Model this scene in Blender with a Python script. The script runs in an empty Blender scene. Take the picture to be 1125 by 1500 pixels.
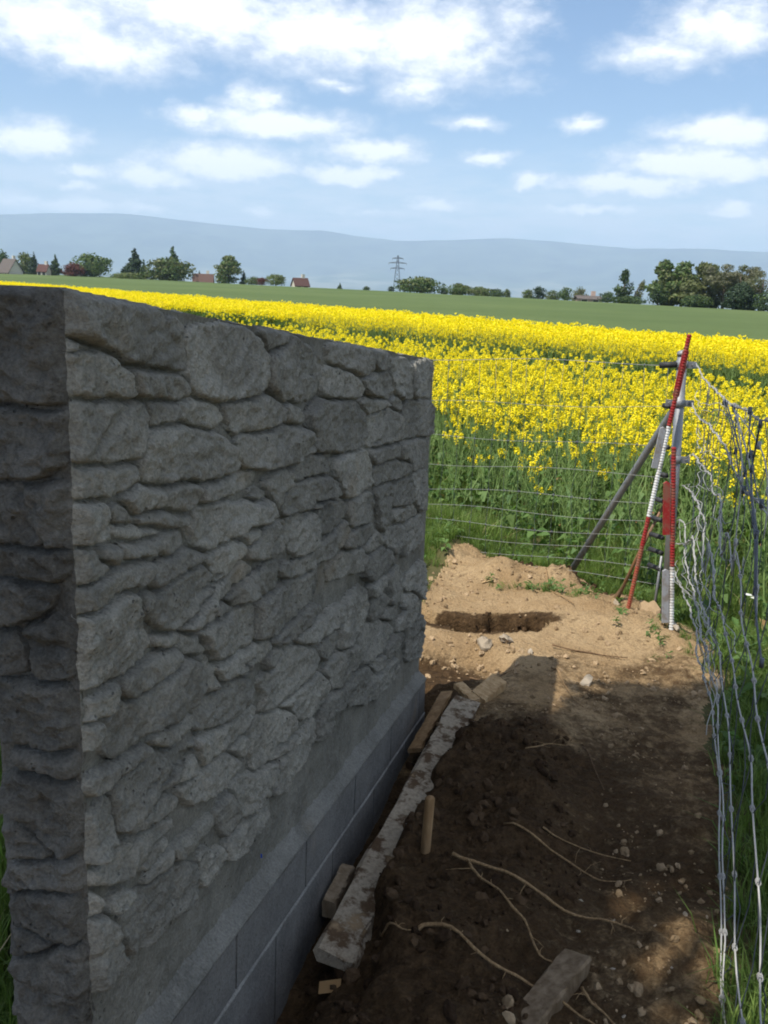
import bpy, math, random
import numpy as np
from mathutils import Vector, Matrix
from mathutils.geometry import delaunay_2d_cdt
random.seed(7); RNG = np.random.default_rng(7)
S = bpy.context.scene
COL = S.collection

# ------------------------------------------------------------------ camera
TH, RHO = math.radians(13.4), math.radians(2.15)
cf = Vector((0, math.cos(TH), -math.sin(TH))); cr0 = Vector((1, 0, 0)); cu0 = Vector((0, math.sin(TH), math.cos(TH)))
cr = math.cos(RHO) * cr0 + math.sin(RHO) * cu0
cu = -math.sin(RHO) * cr0 + math.cos(RHO) * cu0
camd = bpy.data.cameras.new("camera"); cam = bpy.data.objects.new("camera", camd); COL.objects.link(cam)
mw = Matrix(((cr.x, cu.x, -cf.x, 0), (cr.y, cu.y, -cf.y, 0), (cr.z, cu.z, -cf.z, 1.55), (0, 0, 0, 1)))
cam.matrix_world = mw
camd.sensor_fit = 'VERTICAL'; camd.sensor_height = 24; camd.lens = 24 * 1420 / 1500
camd.clip_start = 0.05; camd.clip_end = 60000
S.camera = cam

# ------------------------------------------------------------------ render, exposure
S.view_settings.view_transform = 'Standard'; S.view_settings.look = 'None'
S.view_settings.gamma = 1; S.view_settings.use_curve_mapping = False
S.view_settings.exposure = 0.55
S.cycles.use_denoising = True
S.cycles.max_bounces = 6; S.cycles.diffuse_bounces = 3; S.cycles.transparent_max_bounces = 8
S.cycles.volume_bounces = 1
S.cycles.filter_width = 1.9

# ------------------------------------------------------------------ sun and sky
SUN = Vector((-0.741, -0.54, 1.54)).normalized()
sund = bpy.data.lights.new("sun", 'SUN'); sund.energy = 4.2; sund.angle = math.radians(0.55); sund.color = (1.0, 0.95, 0.86)
suno = bpy.data.objects.new("sun", sund); COL.objects.link(suno)
suno.rotation_euler = SUN.to_track_quat('Z', 'Y').to_euler()

CLOUD_EDGE, CLOUD_CORE, SKY_TINT = (7.6, 8.0, 8.8), (10.4, 10.5, 10.8), (0.89, 1.01, 1.13)
WALL_P=(-0.4864,1.4682); WALL_D=(0.24655,0.96913); WALL_N=(0.96913,-0.24655); WALL_L=2.7156; WALL_TOP=1.5233; WALL_SLOPE=-0.10462
STONES=[[(-0.007,1.497),(0.016,1.509),(0.074,1.51),(0.171,1.498),(0.255,1.487),(0.318,1.475),(0.361,1.459),(0.37,1.425),(0.395,1.392),(0.389,1.381),(0.315,1.38),(0.183,1.402),(0.113,1.426),(0.046,1.448),(-0.003,1.461)],[(-0.011,1.44),(0.019,1.442),(0.062,1.422),(0.12,1.41),(0.158,1.384),(0.169,1.356),(0.164,1.345),(0.072,1.353),(0.003,1.362),(-0.022,1.369),(-0.016,1.412)],[(0.182,1.388),(0.259,1.382),(0.334,1.369),(0.383,1.349),(0.388,1.331),(0.313,1.327),(0.205,1.338),(0.189,1.359)],[(0.231,1.329),(0.294,1.327),(0.342,1.315),(0.352,1.3),(0.312,1.291),(0.256,1.288),(0.234,1.305)],[(-0.007,1.355),(0.101,1.344),(0.217,1.326),(0.228,1.308),(0.219,1.268),(0.192,1.24),(0.074,1.252),(0.007,1.262),(-0.023,1.273),(-0.013,1.317)],[(0.402,1.439),(0.461,1.45),(0.584,1.443),(0.674,1.435),(0.759,1.408),(0.796,1.376),(0.782,1.335),(0.761,1.301),(0.703,1.294),(0.596,1.298),(0.459,1.316),(0.416,1.346),(0.39,1.376),(0.381,1.406)],[(0.758,1.432),(0.818,1.434),(0.965,1.412),(0.948,1.395),(0.866,1.388),(0.796,1.395),(0.766,1.415)],[(0.819,1.38),(0.949,1.39),(0.983,1.406),(1.056,1.387),(1.201,1.341),(1.185,1.277),(1.121,1.245),(0.972,1.251),(0.87,1.271),(0.806,1.306),(0.797,1.345)],[(0.571,1.284),(0.649,1.281),(0.761,1.282),(0.838,1.268),(0.904,1.229),(0.888,1.216),(0.793,1.208),(0.642,1.221),(0.596,1.243),(0.577,1.266)],[(0.358,1.308),(0.465,1.301),(0.516,1.285),(0.546,1.257),(0.493,1.254),(0.42,1.268),(0.358,1.287)],[(0.903,1.25),(0.972,1.245),(1.0,1.23),(1.047,1.196),(1.029,1.183),(0.939,1.204),(0.921,1.227)],[(1.249,1.369),(1.385,1.368),(1.644,1.344),(1.676,1.319),(1.653,1.272),(1.558,1.268),(1.44,1.295),(1.263,1.332)],[(1.703,1.333),(1.922,1.312),(1.964,1.26),(1.801,1.266),(1.723,1.289)],[(1.222,1.308),(1.343,1.306),(1.466,1.283),(1.559,1.253),(1.589,1.224),(1.551,1.202),(1.282,1.23),(1.215,1.256)],[(1.572,1.256),(1.742,1.253),(1.95,1.24),(2.01,1.184),(1.963,1.159),(1.752,1.181),(1.661,1.206)],[(1.978,1.28),(2.197,1.274),(2.262,1.238),(2.262,1.133),(2.125,1.143),(2.009,1.193)],[(2.299,1.253),(2.658,1.238),(2.671,1.182),(2.668,1.087),(2.325,1.12),(2.29,1.195)],[(1.097,1.208),(1.186,1.227),(1.4,1.203),(1.554,1.176),(1.655,1.133),(1.676,1.08),(1.638,1.042),(1.489,1.046),(1.294,1.073),(1.132,1.112),(1.1,1.156)],[(1.58,1.188),(1.879,1.16),(1.933,1.133),(1.821,1.125),(1.654,1.141)],[(1.964,1.151),(2.108,1.136),(2.141,1.106),(2.115,1.091),(1.985,1.127)],[(1.7,1.12),(1.952,1.118),(2.078,1.095),(2.16,1.049),(2.134,0.981),(1.743,1.014),(1.68,1.048),(1.69,1.086)],[(2.187,1.114),(2.597,1.084),(2.694,1.028),(2.712,0.953),(2.631,0.933),(2.191,0.982),(2.177,1.061)],[(1.714,1.011),(2.116,0.979),(2.087,0.93),(1.781,0.959),(1.733,0.979)],[(2.145,0.97),(2.634,0.92),(2.647,0.807),(2.339,0.831),(2.267,0.886),(2.146,0.911)],[(-0.024,1.255),(0.041,1.245),(0.171,1.225),(0.187,1.213),(0.177,1.192),(0.1,1.19),(0.027,1.196),(-0.014,1.208),(-0.032,1.226),(-0.034,1.244)],[(0.215,1.256),(0.228,1.271),(0.297,1.268),(0.366,1.261),(0.446,1.247),(0.532,1.224),(0.608,1.191),(0.634,1.16),(0.595,1.14),(0.484,1.146),(0.358,1.169),(0.225,1.187),(0.204,1.208),(0.214,1.237)],[(0.143,1.175),(0.19,1.181),(0.289,1.163),(0.273,1.132),(0.192,1.139),(0.159,1.157)],[(0.296,1.16),(0.424,1.146),(0.438,1.134),(0.404,1.104),(0.336,1.109),(0.288,1.129)],[(0.103,1.163),(0.147,1.159),(0.179,1.124),(0.17,1.122),(0.121,1.138)],[(0.187,1.129),(0.259,1.124),(0.399,1.09),(0.388,1.078),(0.346,1.081),(0.204,1.112)],[(0.117,1.13),(0.17,1.118),(0.277,1.091),(0.267,1.085),(0.186,1.092),(0.12,1.119)],[(-0.028,1.191),(0.03,1.187),(0.073,1.179),(0.087,1.162),(0.076,1.158),(0.082,1.126),(0.041,1.128),(0.015,1.128),(-0.032,1.142),(-0.033,1.173)],[(0.068,1.094),(0.123,1.096),(0.122,1.075),(0.102,1.07),(0.071,1.083)],[(-0.03,1.12),(-0.009,1.121),(0.064,1.093),(0.094,1.07),(0.085,1.06),(0.04,1.058),(-0.002,1.069),(-0.018,1.087),(-0.031,1.107)],[(0.135,1.089),(0.212,1.08),(0.286,1.075),(0.35,1.06),(0.35,1.04),(0.304,1.038),(0.266,1.059),(0.238,1.055),(0.176,1.065),(0.139,1.079)],[(-0.007,1.052),(0.039,1.05),(0.105,1.05),(0.201,1.042),(0.237,1.026),(0.209,1.011),(0.14,1.016),(0.044,1.007),(0.015,1.012),(-0.015,1.03)],[(0.236,1.014),(0.304,1.021),(0.397,1.012),(0.444,0.998),(0.45,0.983),(0.364,0.985),(0.322,0.98),(0.268,0.979),(0.24,0.988)],[(-0.021,0.998),(0.063,0.999),(0.139,1.005),(0.177,0.992),(0.193,0.958),(0.194,0.921),(0.213,0.891),(0.158,0.874),(0.095,0.878),(0.029,0.88),(-0.038,0.898),(-0.022,0.929),(-0.003,0.948)],[(0.199,0.984),(0.263,0.973),(0.333,0.974),(0.424,0.97),(0.466,0.974),(0.494,0.948),(0.496,0.91),(0.417,0.89),(0.367,0.881),(0.28,0.896),(0.202,0.951)],[(0.241,0.883),(0.299,0.869),(0.355,0.847),(0.298,0.855)],[(0.39,0.849),(0.357,0.863),(0.401,0.882),(0.465,0.898),(0.507,0.906),(0.577,0.916),(0.623,0.925),(0.694,0.902),(0.709,0.881),(0.658,0.881),(0.564,0.872),(0.5,0.86),(0.452,0.849)],[(0.454,0.982),(0.558,0.981),(0.597,0.978),(0.658,0.959),(0.658,0.941),(0.583,0.922),(0.551,0.907),(0.513,0.912),(0.495,0.939)],[(0.665,0.876),(0.731,0.868),(0.866,0.873),(0.885,0.805),(0.818,0.8),(0.71,0.815),(0.617,0.83),(0.557,0.866),(0.597,0.876)],[(0.507,0.879),(0.544,0.867),(0.597,0.831),(0.519,0.834),(0.5,0.86)],[(0.429,0.833),(0.494,0.826),(0.617,0.819),(0.717,0.804),(0.74,0.769),(0.741,0.72),(0.711,0.706),(0.624,0.714),(0.531,0.73),(0.469,0.778)],[(0.755,0.795),(0.868,0.791),(0.993,0.773),(1.172,0.748),(1.218,0.706),(1.156,0.674),(0.997,0.674),(0.855,0.68),(0.749,0.698),(0.748,0.754)],[(0.346,0.852),(0.395,0.834),(0.452,0.795),(0.434,0.788),(0.356,0.818)],[(0.892,0.841),(0.963,0.834),(0.972,0.815),(0.946,0.8),(0.91,0.823)],[(0.983,0.789),(1.0,0.814),(1.148,0.807),(1.279,0.815),(1.432,0.846),(1.468,0.791),(1.317,0.769),(1.163,0.767),(1.049,0.776)],[(0.855,0.66),(0.933,0.665),(1.055,0.658),(1.168,0.653),(1.229,0.625),(1.149,0.612),(1.019,0.611),(0.907,0.638)],[(1.022,0.602),(1.132,0.587),(1.252,0.579),(1.333,0.582),(1.445,0.565),(1.449,0.516),(1.337,0.531),(1.177,0.542),(1.093,0.562)],[(1.465,0.563),(1.65,0.561),(1.744,0.517),(1.777,0.441),(1.697,0.402),(1.526,0.403),(1.445,0.42),(1.445,0.489),(1.476,0.507)],[(0.636,1.21),(0.676,1.21),(0.712,1.194),(0.84,1.187),(0.94,1.191),(1.049,1.17),(1.108,1.136),(1.109,1.113),(1.034,1.096),(0.892,1.105),(0.749,1.126),(0.698,1.129),(0.663,1.155),(0.643,1.18)],[(0.445,1.137),(0.564,1.129),(0.72,1.114),(0.735,1.095),(0.63,1.093),(0.515,1.092),(0.445,1.102)],[(0.804,1.073),(0.859,1.092),(0.953,1.069),(0.963,1.049),(0.894,1.037),(0.887,1.002),(0.845,1.023),(0.812,1.051)],[(0.692,1.072),(0.75,1.072),(0.797,1.045),(0.743,1.042)],[(0.971,1.066),(1.072,1.087),(1.237,1.066),(1.3,1.042),(1.251,1.022),(1.104,1.035),(0.981,1.042)],[(0.904,0.995),(0.981,1.033),(1.176,1.02),(1.274,1.002),(1.346,0.965),(1.349,0.932),(1.249,0.928),(1.091,0.945),(0.949,0.964)],[(0.417,1.098),(0.503,1.085),(0.577,1.079),(0.596,1.064),(0.707,1.046),(0.829,1.03),(0.846,0.993),(0.767,0.987),(0.651,1.003),(0.59,0.995),(0.472,1.001),(0.415,1.019),(0.405,1.064)],[(0.658,0.984),(0.707,0.981),(0.76,0.968),(0.737,0.953),(0.686,0.957)],[(0.775,0.967),(0.871,0.962),(0.882,0.888),(0.816,0.89),(0.708,0.917),(0.693,0.941),(0.752,0.949)],[(0.897,0.953),(1.022,0.944),(1.172,0.924),(1.197,0.866),(1.167,0.831),(1.076,0.827),(0.989,0.86),(0.924,0.906)],[(1.331,1.045),(1.53,1.027),(1.684,1.01),(1.735,0.958),(1.759,0.888),(1.586,0.886),(1.426,0.911),(1.36,0.972),(1.322,1.015)],[(1.768,0.94),(2.054,0.912),(2.311,0.868),(2.296,0.837),(2.1,0.849),(1.791,0.877)],[(1.809,0.865),(2.029,0.845),(2.052,0.809),(2.05,0.704),(1.948,0.683),(1.895,0.704),(1.851,0.784)],[(2.069,0.819),(2.259,0.82),(2.354,0.748),(2.342,0.702),(2.138,0.731),(2.06,0.762)],[(2.365,0.805),(2.666,0.776),(2.661,0.687),(2.606,0.609),(2.429,0.693)],[(2.084,0.724),(2.387,0.687),(2.511,0.62),(2.168,0.668),(2.069,0.7)],[(1.467,0.879),(1.559,0.879),(1.762,0.862),(1.801,0.804),(1.776,0.758),(1.5,0.81),(1.457,0.855)],[(1.185,0.922),(1.377,0.917),(1.453,0.89),(1.419,0.856),(1.289,0.849),(1.211,0.857),(1.187,0.894)],[(1.489,0.782),(1.626,0.768),(1.793,0.741),(1.814,0.707),(1.692,0.699),(1.521,0.731),(1.454,0.752)],[(1.707,0.703),(1.847,0.694),(1.952,0.659),(1.939,0.631),(1.79,0.648),(1.695,0.673)],[(1.983,0.679),(2.253,0.629),(2.224,0.568),(2.133,0.534),(2.107,0.579),(1.974,0.622)],[(2.295,0.619),(2.468,0.609),(2.611,0.587),(2.658,0.479),(2.54,0.477),(2.336,0.509),(2.275,0.505),(2.283,0.572)],[(1.299,0.714),(1.43,0.731),(1.634,0.701),(1.696,0.664),(1.672,0.62),(1.502,0.652),(1.324,0.688)],[(1.713,0.647),(1.923,0.622),(2.09,0.569),(2.155,0.513),(1.988,0.527),(1.803,0.544),(1.707,0.577),(1.688,0.612)],[(2.067,0.48),(2.2,0.475),(2.269,0.421),(2.287,0.32),(2.105,0.353),(2.076,0.425)],[(2.322,0.355),(2.379,0.389),(2.656,0.375),(2.689,0.277),(2.694,0.197),(2.51,0.282)],[(1.758,0.53),(1.94,0.503),(2.03,0.486),(2.017,0.452),(1.844,0.473),(1.777,0.498)],[(1.798,0.461),(1.984,0.434),(2.043,0.396),(1.924,0.374),(1.856,0.378),(1.797,0.403)],[(1.96,0.362),(2.206,0.32),(2.192,0.29),(2.115,0.291),(1.999,0.335)],[(2.286,0.325),(2.487,0.283),(2.592,0.218),(2.581,0.155),(2.445,0.153),(2.334,0.17),(2.224,0.213),(2.24,0.238),(2.407,0.24),(2.292,0.287)],[(2.4,0.157),(2.657,0.136),(2.703,0.035),(2.649,-0.06),(2.428,0.002),(2.389,0.097)],[(1.76,0.384),(2.001,0.32),(2.12,0.26),(2.03,0.242),(1.962,0.219),(1.793,0.241),(1.696,0.274),(1.705,0.333)],[(2.016,0.219),(2.229,0.186),(2.358,0.151),(2.319,0.133),(2.217,0.134),(2.022,0.172)],[(1.827,0.223),(1.982,0.202),(1.988,0.161),(1.883,0.174),(1.812,0.215)],[(1.287,0.409),(1.433,0.409),(1.612,0.376),(1.676,0.322),(1.664,0.295),(1.522,0.308),(1.47,0.287),(1.378,0.321),(1.325,0.366)],[(1.235,0.498),(1.315,0.503),(1.42,0.486),(1.423,0.449),(1.308,0.444),(1.26,0.466)],[(1.513,0.252),(1.654,0.251),(1.779,0.229),(1.85,0.173),(1.876,0.101),(1.845,0.081),(1.636,0.148),(1.518,0.203),(1.487,0.242)],[(1.89,0.124),(2.03,0.115),(2.223,0.096),(2.255,0.027),(2.119,0.02),(1.969,0.047),(1.898,0.058)],[(0.824,0.58),(0.909,0.583),(0.982,0.586),(1.1,0.556),(1.198,0.505),(1.225,0.472),(1.193,0.451),(1.106,0.453),(0.931,0.465),(0.86,0.472),(0.785,0.499),(0.808,0.538),(0.767,0.587)],[(0.914,0.459),(1.007,0.447),(1.184,0.423),(1.243,0.414),(1.352,0.329),(1.327,0.311),(1.222,0.313),(1.112,0.335),(1.01,0.381),(0.97,0.421)],[(1.226,0.253),(1.315,0.304),(1.455,0.269),(1.494,0.236),(1.504,0.198),(1.41,0.193),(1.349,0.18),(1.252,0.197),(1.216,0.234)],[(0.493,0.73),(0.597,0.713),(0.711,0.694),(0.822,0.669),(0.839,0.65),(0.774,0.646),(0.667,0.653),(0.583,0.669),(0.524,0.695)],[(0.814,0.627),(0.856,0.627),(0.926,0.608),(0.874,0.597),(0.84,0.594)],[(0.114,0.842),(0.175,0.848),(0.278,0.839),(0.329,0.83),(0.344,0.809),(0.312,0.799),(0.247,0.797),(0.191,0.803),(0.155,0.802),(0.13,0.82)],[(0.013,0.858),(0.074,0.852),(0.106,0.848),(0.11,0.835),(0.088,0.813),(0.052,0.811),(0.014,0.819),(0.012,0.842)],[(-0.026,0.877),(-0.001,0.869),(0.002,0.861),(-0.019,0.866)],[(-0.024,0.855),(0.005,0.847),(0.008,0.837),(-0.004,0.831),(-0.025,0.841)],[(-0.02,0.806),(0.04,0.807),(0.063,0.792),(0.058,0.779),(0.004,0.778),(-0.038,0.792),(-0.048,0.809)],[(0.079,0.798),(0.113,0.811),(0.164,0.796),(0.276,0.79),(0.328,0.805),(0.398,0.783),(0.437,0.741),(0.437,0.703),(0.368,0.692),(0.314,0.687),(0.263,0.703),(0.197,0.721),(0.16,0.719),(0.125,0.723),(0.108,0.713),(0.067,0.733),(0.057,0.759)],[(0.233,0.686),(0.273,0.691),(0.329,0.675),(0.368,0.679),(0.387,0.66),(0.373,0.65),(0.318,0.646),(0.277,0.65),(0.242,0.674)],[(0.004,0.709),(0.058,0.71),(0.124,0.696),(0.186,0.689),(0.199,0.675),(0.132,0.677),(0.073,0.686),(0.033,0.687)],[(0.092,0.66),(0.166,0.659),(0.281,0.637),(0.378,0.639),(0.397,0.619),(0.388,0.582),(0.343,0.564),(0.264,0.573),(0.219,0.571),(0.166,0.55),(0.117,0.561),(0.084,0.59),(0.082,0.627)],[(0.351,0.6),(0.401,0.57),(0.421,0.529),(0.36,0.535),(0.333,0.558)],[(0.386,0.676),(0.426,0.674),(0.499,0.663),(0.57,0.665),(0.682,0.625),(0.728,0.594),(0.721,0.556),(0.625,0.561),(0.517,0.586),(0.408,0.63)],[(0.407,0.6),(0.53,0.568),(0.632,0.542),(0.713,0.543),(0.737,0.52),(0.654,0.504),(0.597,0.504),(0.53,0.512),(0.447,0.521),(0.418,0.57)],[(0.604,0.485),(0.676,0.478),(0.703,0.443),(0.662,0.441)],[(0.349,0.522),(0.406,0.514),(0.478,0.508),(0.536,0.497),(0.654,0.429),(0.597,0.427),(0.529,0.426),(0.465,0.439),(0.382,0.476),(0.348,0.503)],[(0.152,0.55),(0.263,0.544),(0.304,0.519),(0.277,0.504),(0.198,0.528)],[(0.439,0.778),(0.463,0.764),(0.499,0.714),(0.524,0.678),(0.511,0.664),(0.468,0.69),(0.456,0.723)],[(0.714,0.47),(0.785,0.486),(0.896,0.457),(0.989,0.412),(1.01,0.363),(1.062,0.314),(0.994,0.295),(0.882,0.325),(0.779,0.356),(0.739,0.363),(0.723,0.414)],[(0.611,0.385),(0.67,0.376),(0.747,0.346),(0.891,0.313),(0.884,0.265),(0.832,0.254),(0.765,0.256),(0.67,0.279),(0.619,0.34)],[(0.919,0.303),(1.034,0.279),(1.179,0.294),(1.225,0.265),(1.217,0.218),(1.099,0.191),(0.979,0.189),(0.867,0.228),(0.902,0.255)],[(0.562,0.261),(0.648,0.252),(0.749,0.237),(0.832,0.232),(0.833,0.2),(0.75,0.189),(0.656,0.194),(0.576,0.221)],[(0.426,0.314),(0.528,0.272),(0.548,0.25),(0.514,0.234),(0.449,0.226),(0.425,0.266)],[(0.502,0.37),(0.556,0.377),(0.611,0.359),(0.626,0.322),(0.611,0.292),(0.555,0.29),(0.515,0.348)],[(-0.033,0.651),(-0.008,0.645),(0.034,0.641),(0.051,0.655),(0.074,0.635),(0.078,0.586),(0.058,0.569),(0.029,0.558),(-0.005,0.565),(-0.014,0.607)],[(0.057,0.543),(0.133,0.519),(0.236,0.499),(0.282,0.488),(0.286,0.472),(0.216,0.484),(0.186,0.476),(0.139,0.464),(0.079,0.485),(0.027,0.512),(-0.026,0.546),(0.024,0.537)],[(0.193,0.411),(0.285,0.418),(0.289,0.399),(0.247,0.39),(0.193,0.401)],[(0.21,0.461),(0.265,0.452),(0.264,0.439),(0.204,0.433),(0.185,0.443)],[(0.3,0.409),(0.411,0.388),(0.496,0.374),(0.483,0.361),(0.402,0.363),(0.338,0.369),(0.311,0.389)],[(0.1,0.388),(0.155,0.397),(0.222,0.384),(0.337,0.347),(0.412,0.305),(0.411,0.267),(0.387,0.238),(0.307,0.252),(0.243,0.268),(0.197,0.263),(0.14,0.291),(0.119,0.333)],[(0.06,0.448),(0.12,0.431),(0.141,0.411),(0.092,0.414),(0.063,0.421)],[(-0.029,0.44),(-0.005,0.451),(0.046,0.421),(0.069,0.389),(0.084,0.345),(0.091,0.304),(0.06,0.296),(0.014,0.304),(-0.024,0.334),(-0.036,0.381),(-0.041,0.42)],[(-0.013,0.502),(0.013,0.492),(0.024,0.472),(-0.0,0.462)]]
SIDE_STONES=[[(0.101,1.524),(0.055,1.512),(0.013,1.507),(-0.0,1.468),(0.006,1.411),(0.012,1.356),(0.064,1.349),(0.112,1.351),(0.152,1.347),(0.14,1.522)],[(0.149,1.333),(0.113,1.335),(0.052,1.339),(0.006,1.329),(0.003,1.308),(0.024,1.275),(0.017,1.254),(0.07,1.235),(0.119,1.231),(0.152,1.228)],[(0.149,1.21),(0.12,1.213),(0.071,1.221),(0.007,1.216),(-0.0,1.198),(0.013,1.164),(0.007,1.128),(0.038,1.068),(0.079,1.071),(0.129,1.073),(0.154,1.074)],[(0.156,1.051),(0.13,1.054),(0.055,1.059),(0.043,1.049),(0.062,1.008),(0.092,0.999),(0.134,0.995),(0.155,0.997)],[(0.074,0.988),(0.033,0.998),(0.01,0.973),(0.013,0.912),(0.058,0.905),(0.081,0.945)],[(0.157,0.954),(0.137,0.956),(0.101,0.956),(0.093,0.915),(0.109,0.903),(0.161,0.895)],[(0.157,0.881),(0.141,0.884),(0.079,0.888),(0.014,0.883),(0.017,0.815),(0.024,0.775),(0.096,0.778),(0.158,0.787)],[(0.117,0.767),(0.019,0.766),(0.005,0.738),(0.098,0.737)],[(0.153,0.697),(0.11,0.71),(0.011,0.717),(0.014,0.646),(0.022,0.587),(0.079,0.592),(0.124,0.656),(0.155,0.661)],[(0.157,0.64),(0.125,0.635),(0.053,0.586),(0.091,0.563),(0.15,0.567)],[(0.147,0.541),(0.017,0.573),(0.014,0.521),(0.095,0.498),(0.155,0.491)],[(0.134,0.479),(0.03,0.507),(0.011,0.457),(0.013,0.419),(0.094,0.417),(0.148,0.427)],[(0.155,0.409),(0.062,0.396),(0.107,0.369),(0.146,0.366)],[(0.148,0.343),(0.019,0.404),(0.011,0.342),(0.02,0.255),(0.113,0.254),(0.163,0.265)]]
SIDE_WIRES=[[(1.607,5.25,1.207),(1.645,5.25,1.147),(1.589,4.888,1.119),(1.431,4.231,1.135),(1.335,3.831,1.135),(1.249,3.476,1.159),(1.169,3.144,1.184),(1.1,2.855,1.189),(1.065,2.71,1.212)],[(1.645,5.25,0.935),(1.611,4.982,0.916),(1.488,4.468,0.962),(1.411,4.151,0.967),(1.318,3.762,0.983),(1.285,3.626,0.971),(1.245,3.46,0.971),(1.166,3.132,0.94),(1.112,2.905,0.958),(1.05,2.648,0.979),(1.023,2.538,0.991)],[(1.637,5.25,0.719),(1.667,5.211,0.703),(1.541,4.691,0.738),(1.406,4.127,0.786),(1.32,3.771,0.795),(1.335,3.834,0.74),(1.264,3.54,0.764),(1.199,3.267,0.769),(1.143,3.036,0.776),(1.242,3.445,0.587),(1.149,3.06,0.615),(1.071,2.737,0.626),(1.014,2.5,0.592),(0.988,2.393,0.558),(0.95,2.231,0.528),(0.916,2.093,0.508),(0.898,2.019,0.501)],[(1.621,5.25,0.572),(1.674,5.243,0.502),(1.521,4.605,0.559),(1.41,4.143,0.575),(1.351,3.898,0.577),(1.379,4.015,0.425),(1.352,3.904,0.415),(1.358,3.93,0.372),(1.231,3.401,0.454),(1.148,3.055,0.478),(1.097,2.844,0.437),(1.051,2.651,0.434),(1.013,2.493,0.407),(0.99,2.401,0.394),(0.948,2.223,0.394),(0.94,2.192,0.367),(0.925,2.129,0.337),(0.911,2.07,0.309),(0.892,1.992,0.232),(0.862,1.866,0.178),(0.848,1.81,0.121),(0.829,1.732,0.067)],[(1.621,5.25,0.416),(1.666,5.207,0.337),(1.511,4.564,0.408),(1.646,5.127,0.2),(1.481,4.438,0.289),(1.399,4.099,0.292),(1.352,3.904,0.296),(1.356,3.922,0.247),(1.253,3.49,0.31),(1.167,3.136,0.356),(1.112,2.904,0.315),(1.069,2.729,0.26),(1.024,2.542,0.226),(1.015,2.503,0.197),(0.999,2.436,0.16),(0.993,2.411,0.101),(0.978,2.348,0.067),(0.956,2.257,0.026),(0.937,2.179,-0.023),(0.924,2.123,-0.037),(0.903,2.039,-0.062),(0.883,1.955,-0.074),(0.876,1.925,-0.1)],[(1.634,5.25,0.3),(1.644,5.117,0.219),(1.555,4.746,0.167),(1.445,4.292,0.208),(1.37,3.98,0.221),(1.352,3.903,0.175),(1.258,3.512,0.217),(1.201,3.278,0.216),(1.149,3.06,0.23),(1.1,2.858,0.17),(1.079,2.77,0.083),(1.057,2.678,0.101),(1.032,2.574,0.08),(1.032,2.575,0.001),(1.012,2.491,-0.024),(0.988,2.389,-0.084),(0.963,2.286,-0.11),(0.972,2.326,-0.19),(0.948,2.226,-0.212),(0.924,2.125,-0.273)],[(1.656,5.25,0.027),(1.483,4.448,0.087),(1.384,4.035,0.128),(1.341,3.86,0.12),(1.335,3.832,0.073),(1.228,3.39,0.137),(1.175,3.169,0.141),(1.124,2.958,0.133),(1.087,2.804,0.065),(1.05,2.649,0.037),(1.039,2.605,-0.017),(1.022,2.533,-0.051),(1.003,2.455,-0.13),(0.98,2.359,-0.164),(0.981,2.363,-0.218),(0.954,2.249,-0.23),(0.929,2.146,-0.292)]]
STICKS=[[(0.254,2.734),(0.338,2.696),(0.476,2.607),(0.59,2.542),(0.687,2.516),(0.742,2.494),(0.772,2.453)],[(0.291,2.7),(0.385,2.53),(0.442,2.425),(0.477,2.327),(0.53,2.284)],[(0.137,2.37),(0.213,2.354),(0.284,2.284),(0.372,2.241),(0.459,2.207),(0.522,2.153),(0.598,2.093)],[(0.452,2.941),(0.556,2.867),(0.681,2.809),(0.737,2.757),(0.831,2.737)],[(0.578,2.933),(0.7,2.909),(0.862,2.867)],[(0.041,2.403),(0.07,2.366),(0.117,2.329)],[(0.569,2.213),(0.595,2.164),(0.645,2.107)],[(1.053,6.396),(1.051,5.928),(1.028,5.648),(1.123,5.368)],[(0.459,4.502),(0.557,4.468),(0.654,4.434)],[(0.909,4.78),(1.109,4.704),(1.273,4.655)],[(0.867,4.412),(0.881,4.211),(0.926,4.028)],[(0.58,3.422),(0.674,3.484),(0.769,3.565)],[(0.844,3.6),(0.852,3.432),(0.858,3.278)]]
CLOUDS=[(-18.92,12.19,5.25,1.82,1.2),(-15.91,11.23,4.84,1.61,1.2),(-10.6,13.25,6.86,1.82,1.2),(-4.4,12.68,6.46,2.02,1.3),(1.17,12.57,5.25,2.42,1.25),(0.91,10.23,2.02,1.01,1.0),(5.54,13.62,2.02,1.61,0.7),(4.21,11.49,1.61,1.21,0.6),(16.89,13.18,3.63,1.61,1.1),(13.93,11.99,3.23,0.97,0.95),(-19.68,6.57,3.03,0.97,1.0),(-11.18,8.35,1.37,0.56,0.9),(-7.68,9.17,1.82,0.97,0.8),(-6.93,8.08,5.04,0.81,1.05),(-3.6,10.16,1.53,0.44,0.8),(-9.53,5.95,4.44,1.05,1.0),(-13.59,5.09,3.23,0.73,0.85),(-1.42,6.96,3.23,0.73,0.95),(-2.53,5.66,3.03,0.61,1.0),(-17.15,5.15,2.02,0.48,0.8),(-17.36,4.3,1.29,0.36,0.8),(4.0,8.6,1.82,0.4,0.75),(9.97,8.5,1.13,0.4,0.75),(5.05,6.84,1.53,0.44,0.9),(7.58,5.73,1.45,0.52,0.95),(17.46,8.23,3.63,0.81,1.05),(16.59,6.68,5.25,0.97,1.1),(12.79,5.54,4.44,0.69,1.0),(18.41,4.42,2.02,0.44,0.9),(2.33,4.35,2.02,0.4,0.85),(-17.57,3.38,6.05,0.56,0.8),(11.07,4.22,3.63,0.4,0.7),(-7.65,3.59,1.61,0.32,0.7),(-13.62,3.42,2.42,0.36,0.6),(-0.73,3.8,4.84,0.4,0.5),(6.48,10.69,1.61,0.4,0.5)]
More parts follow.
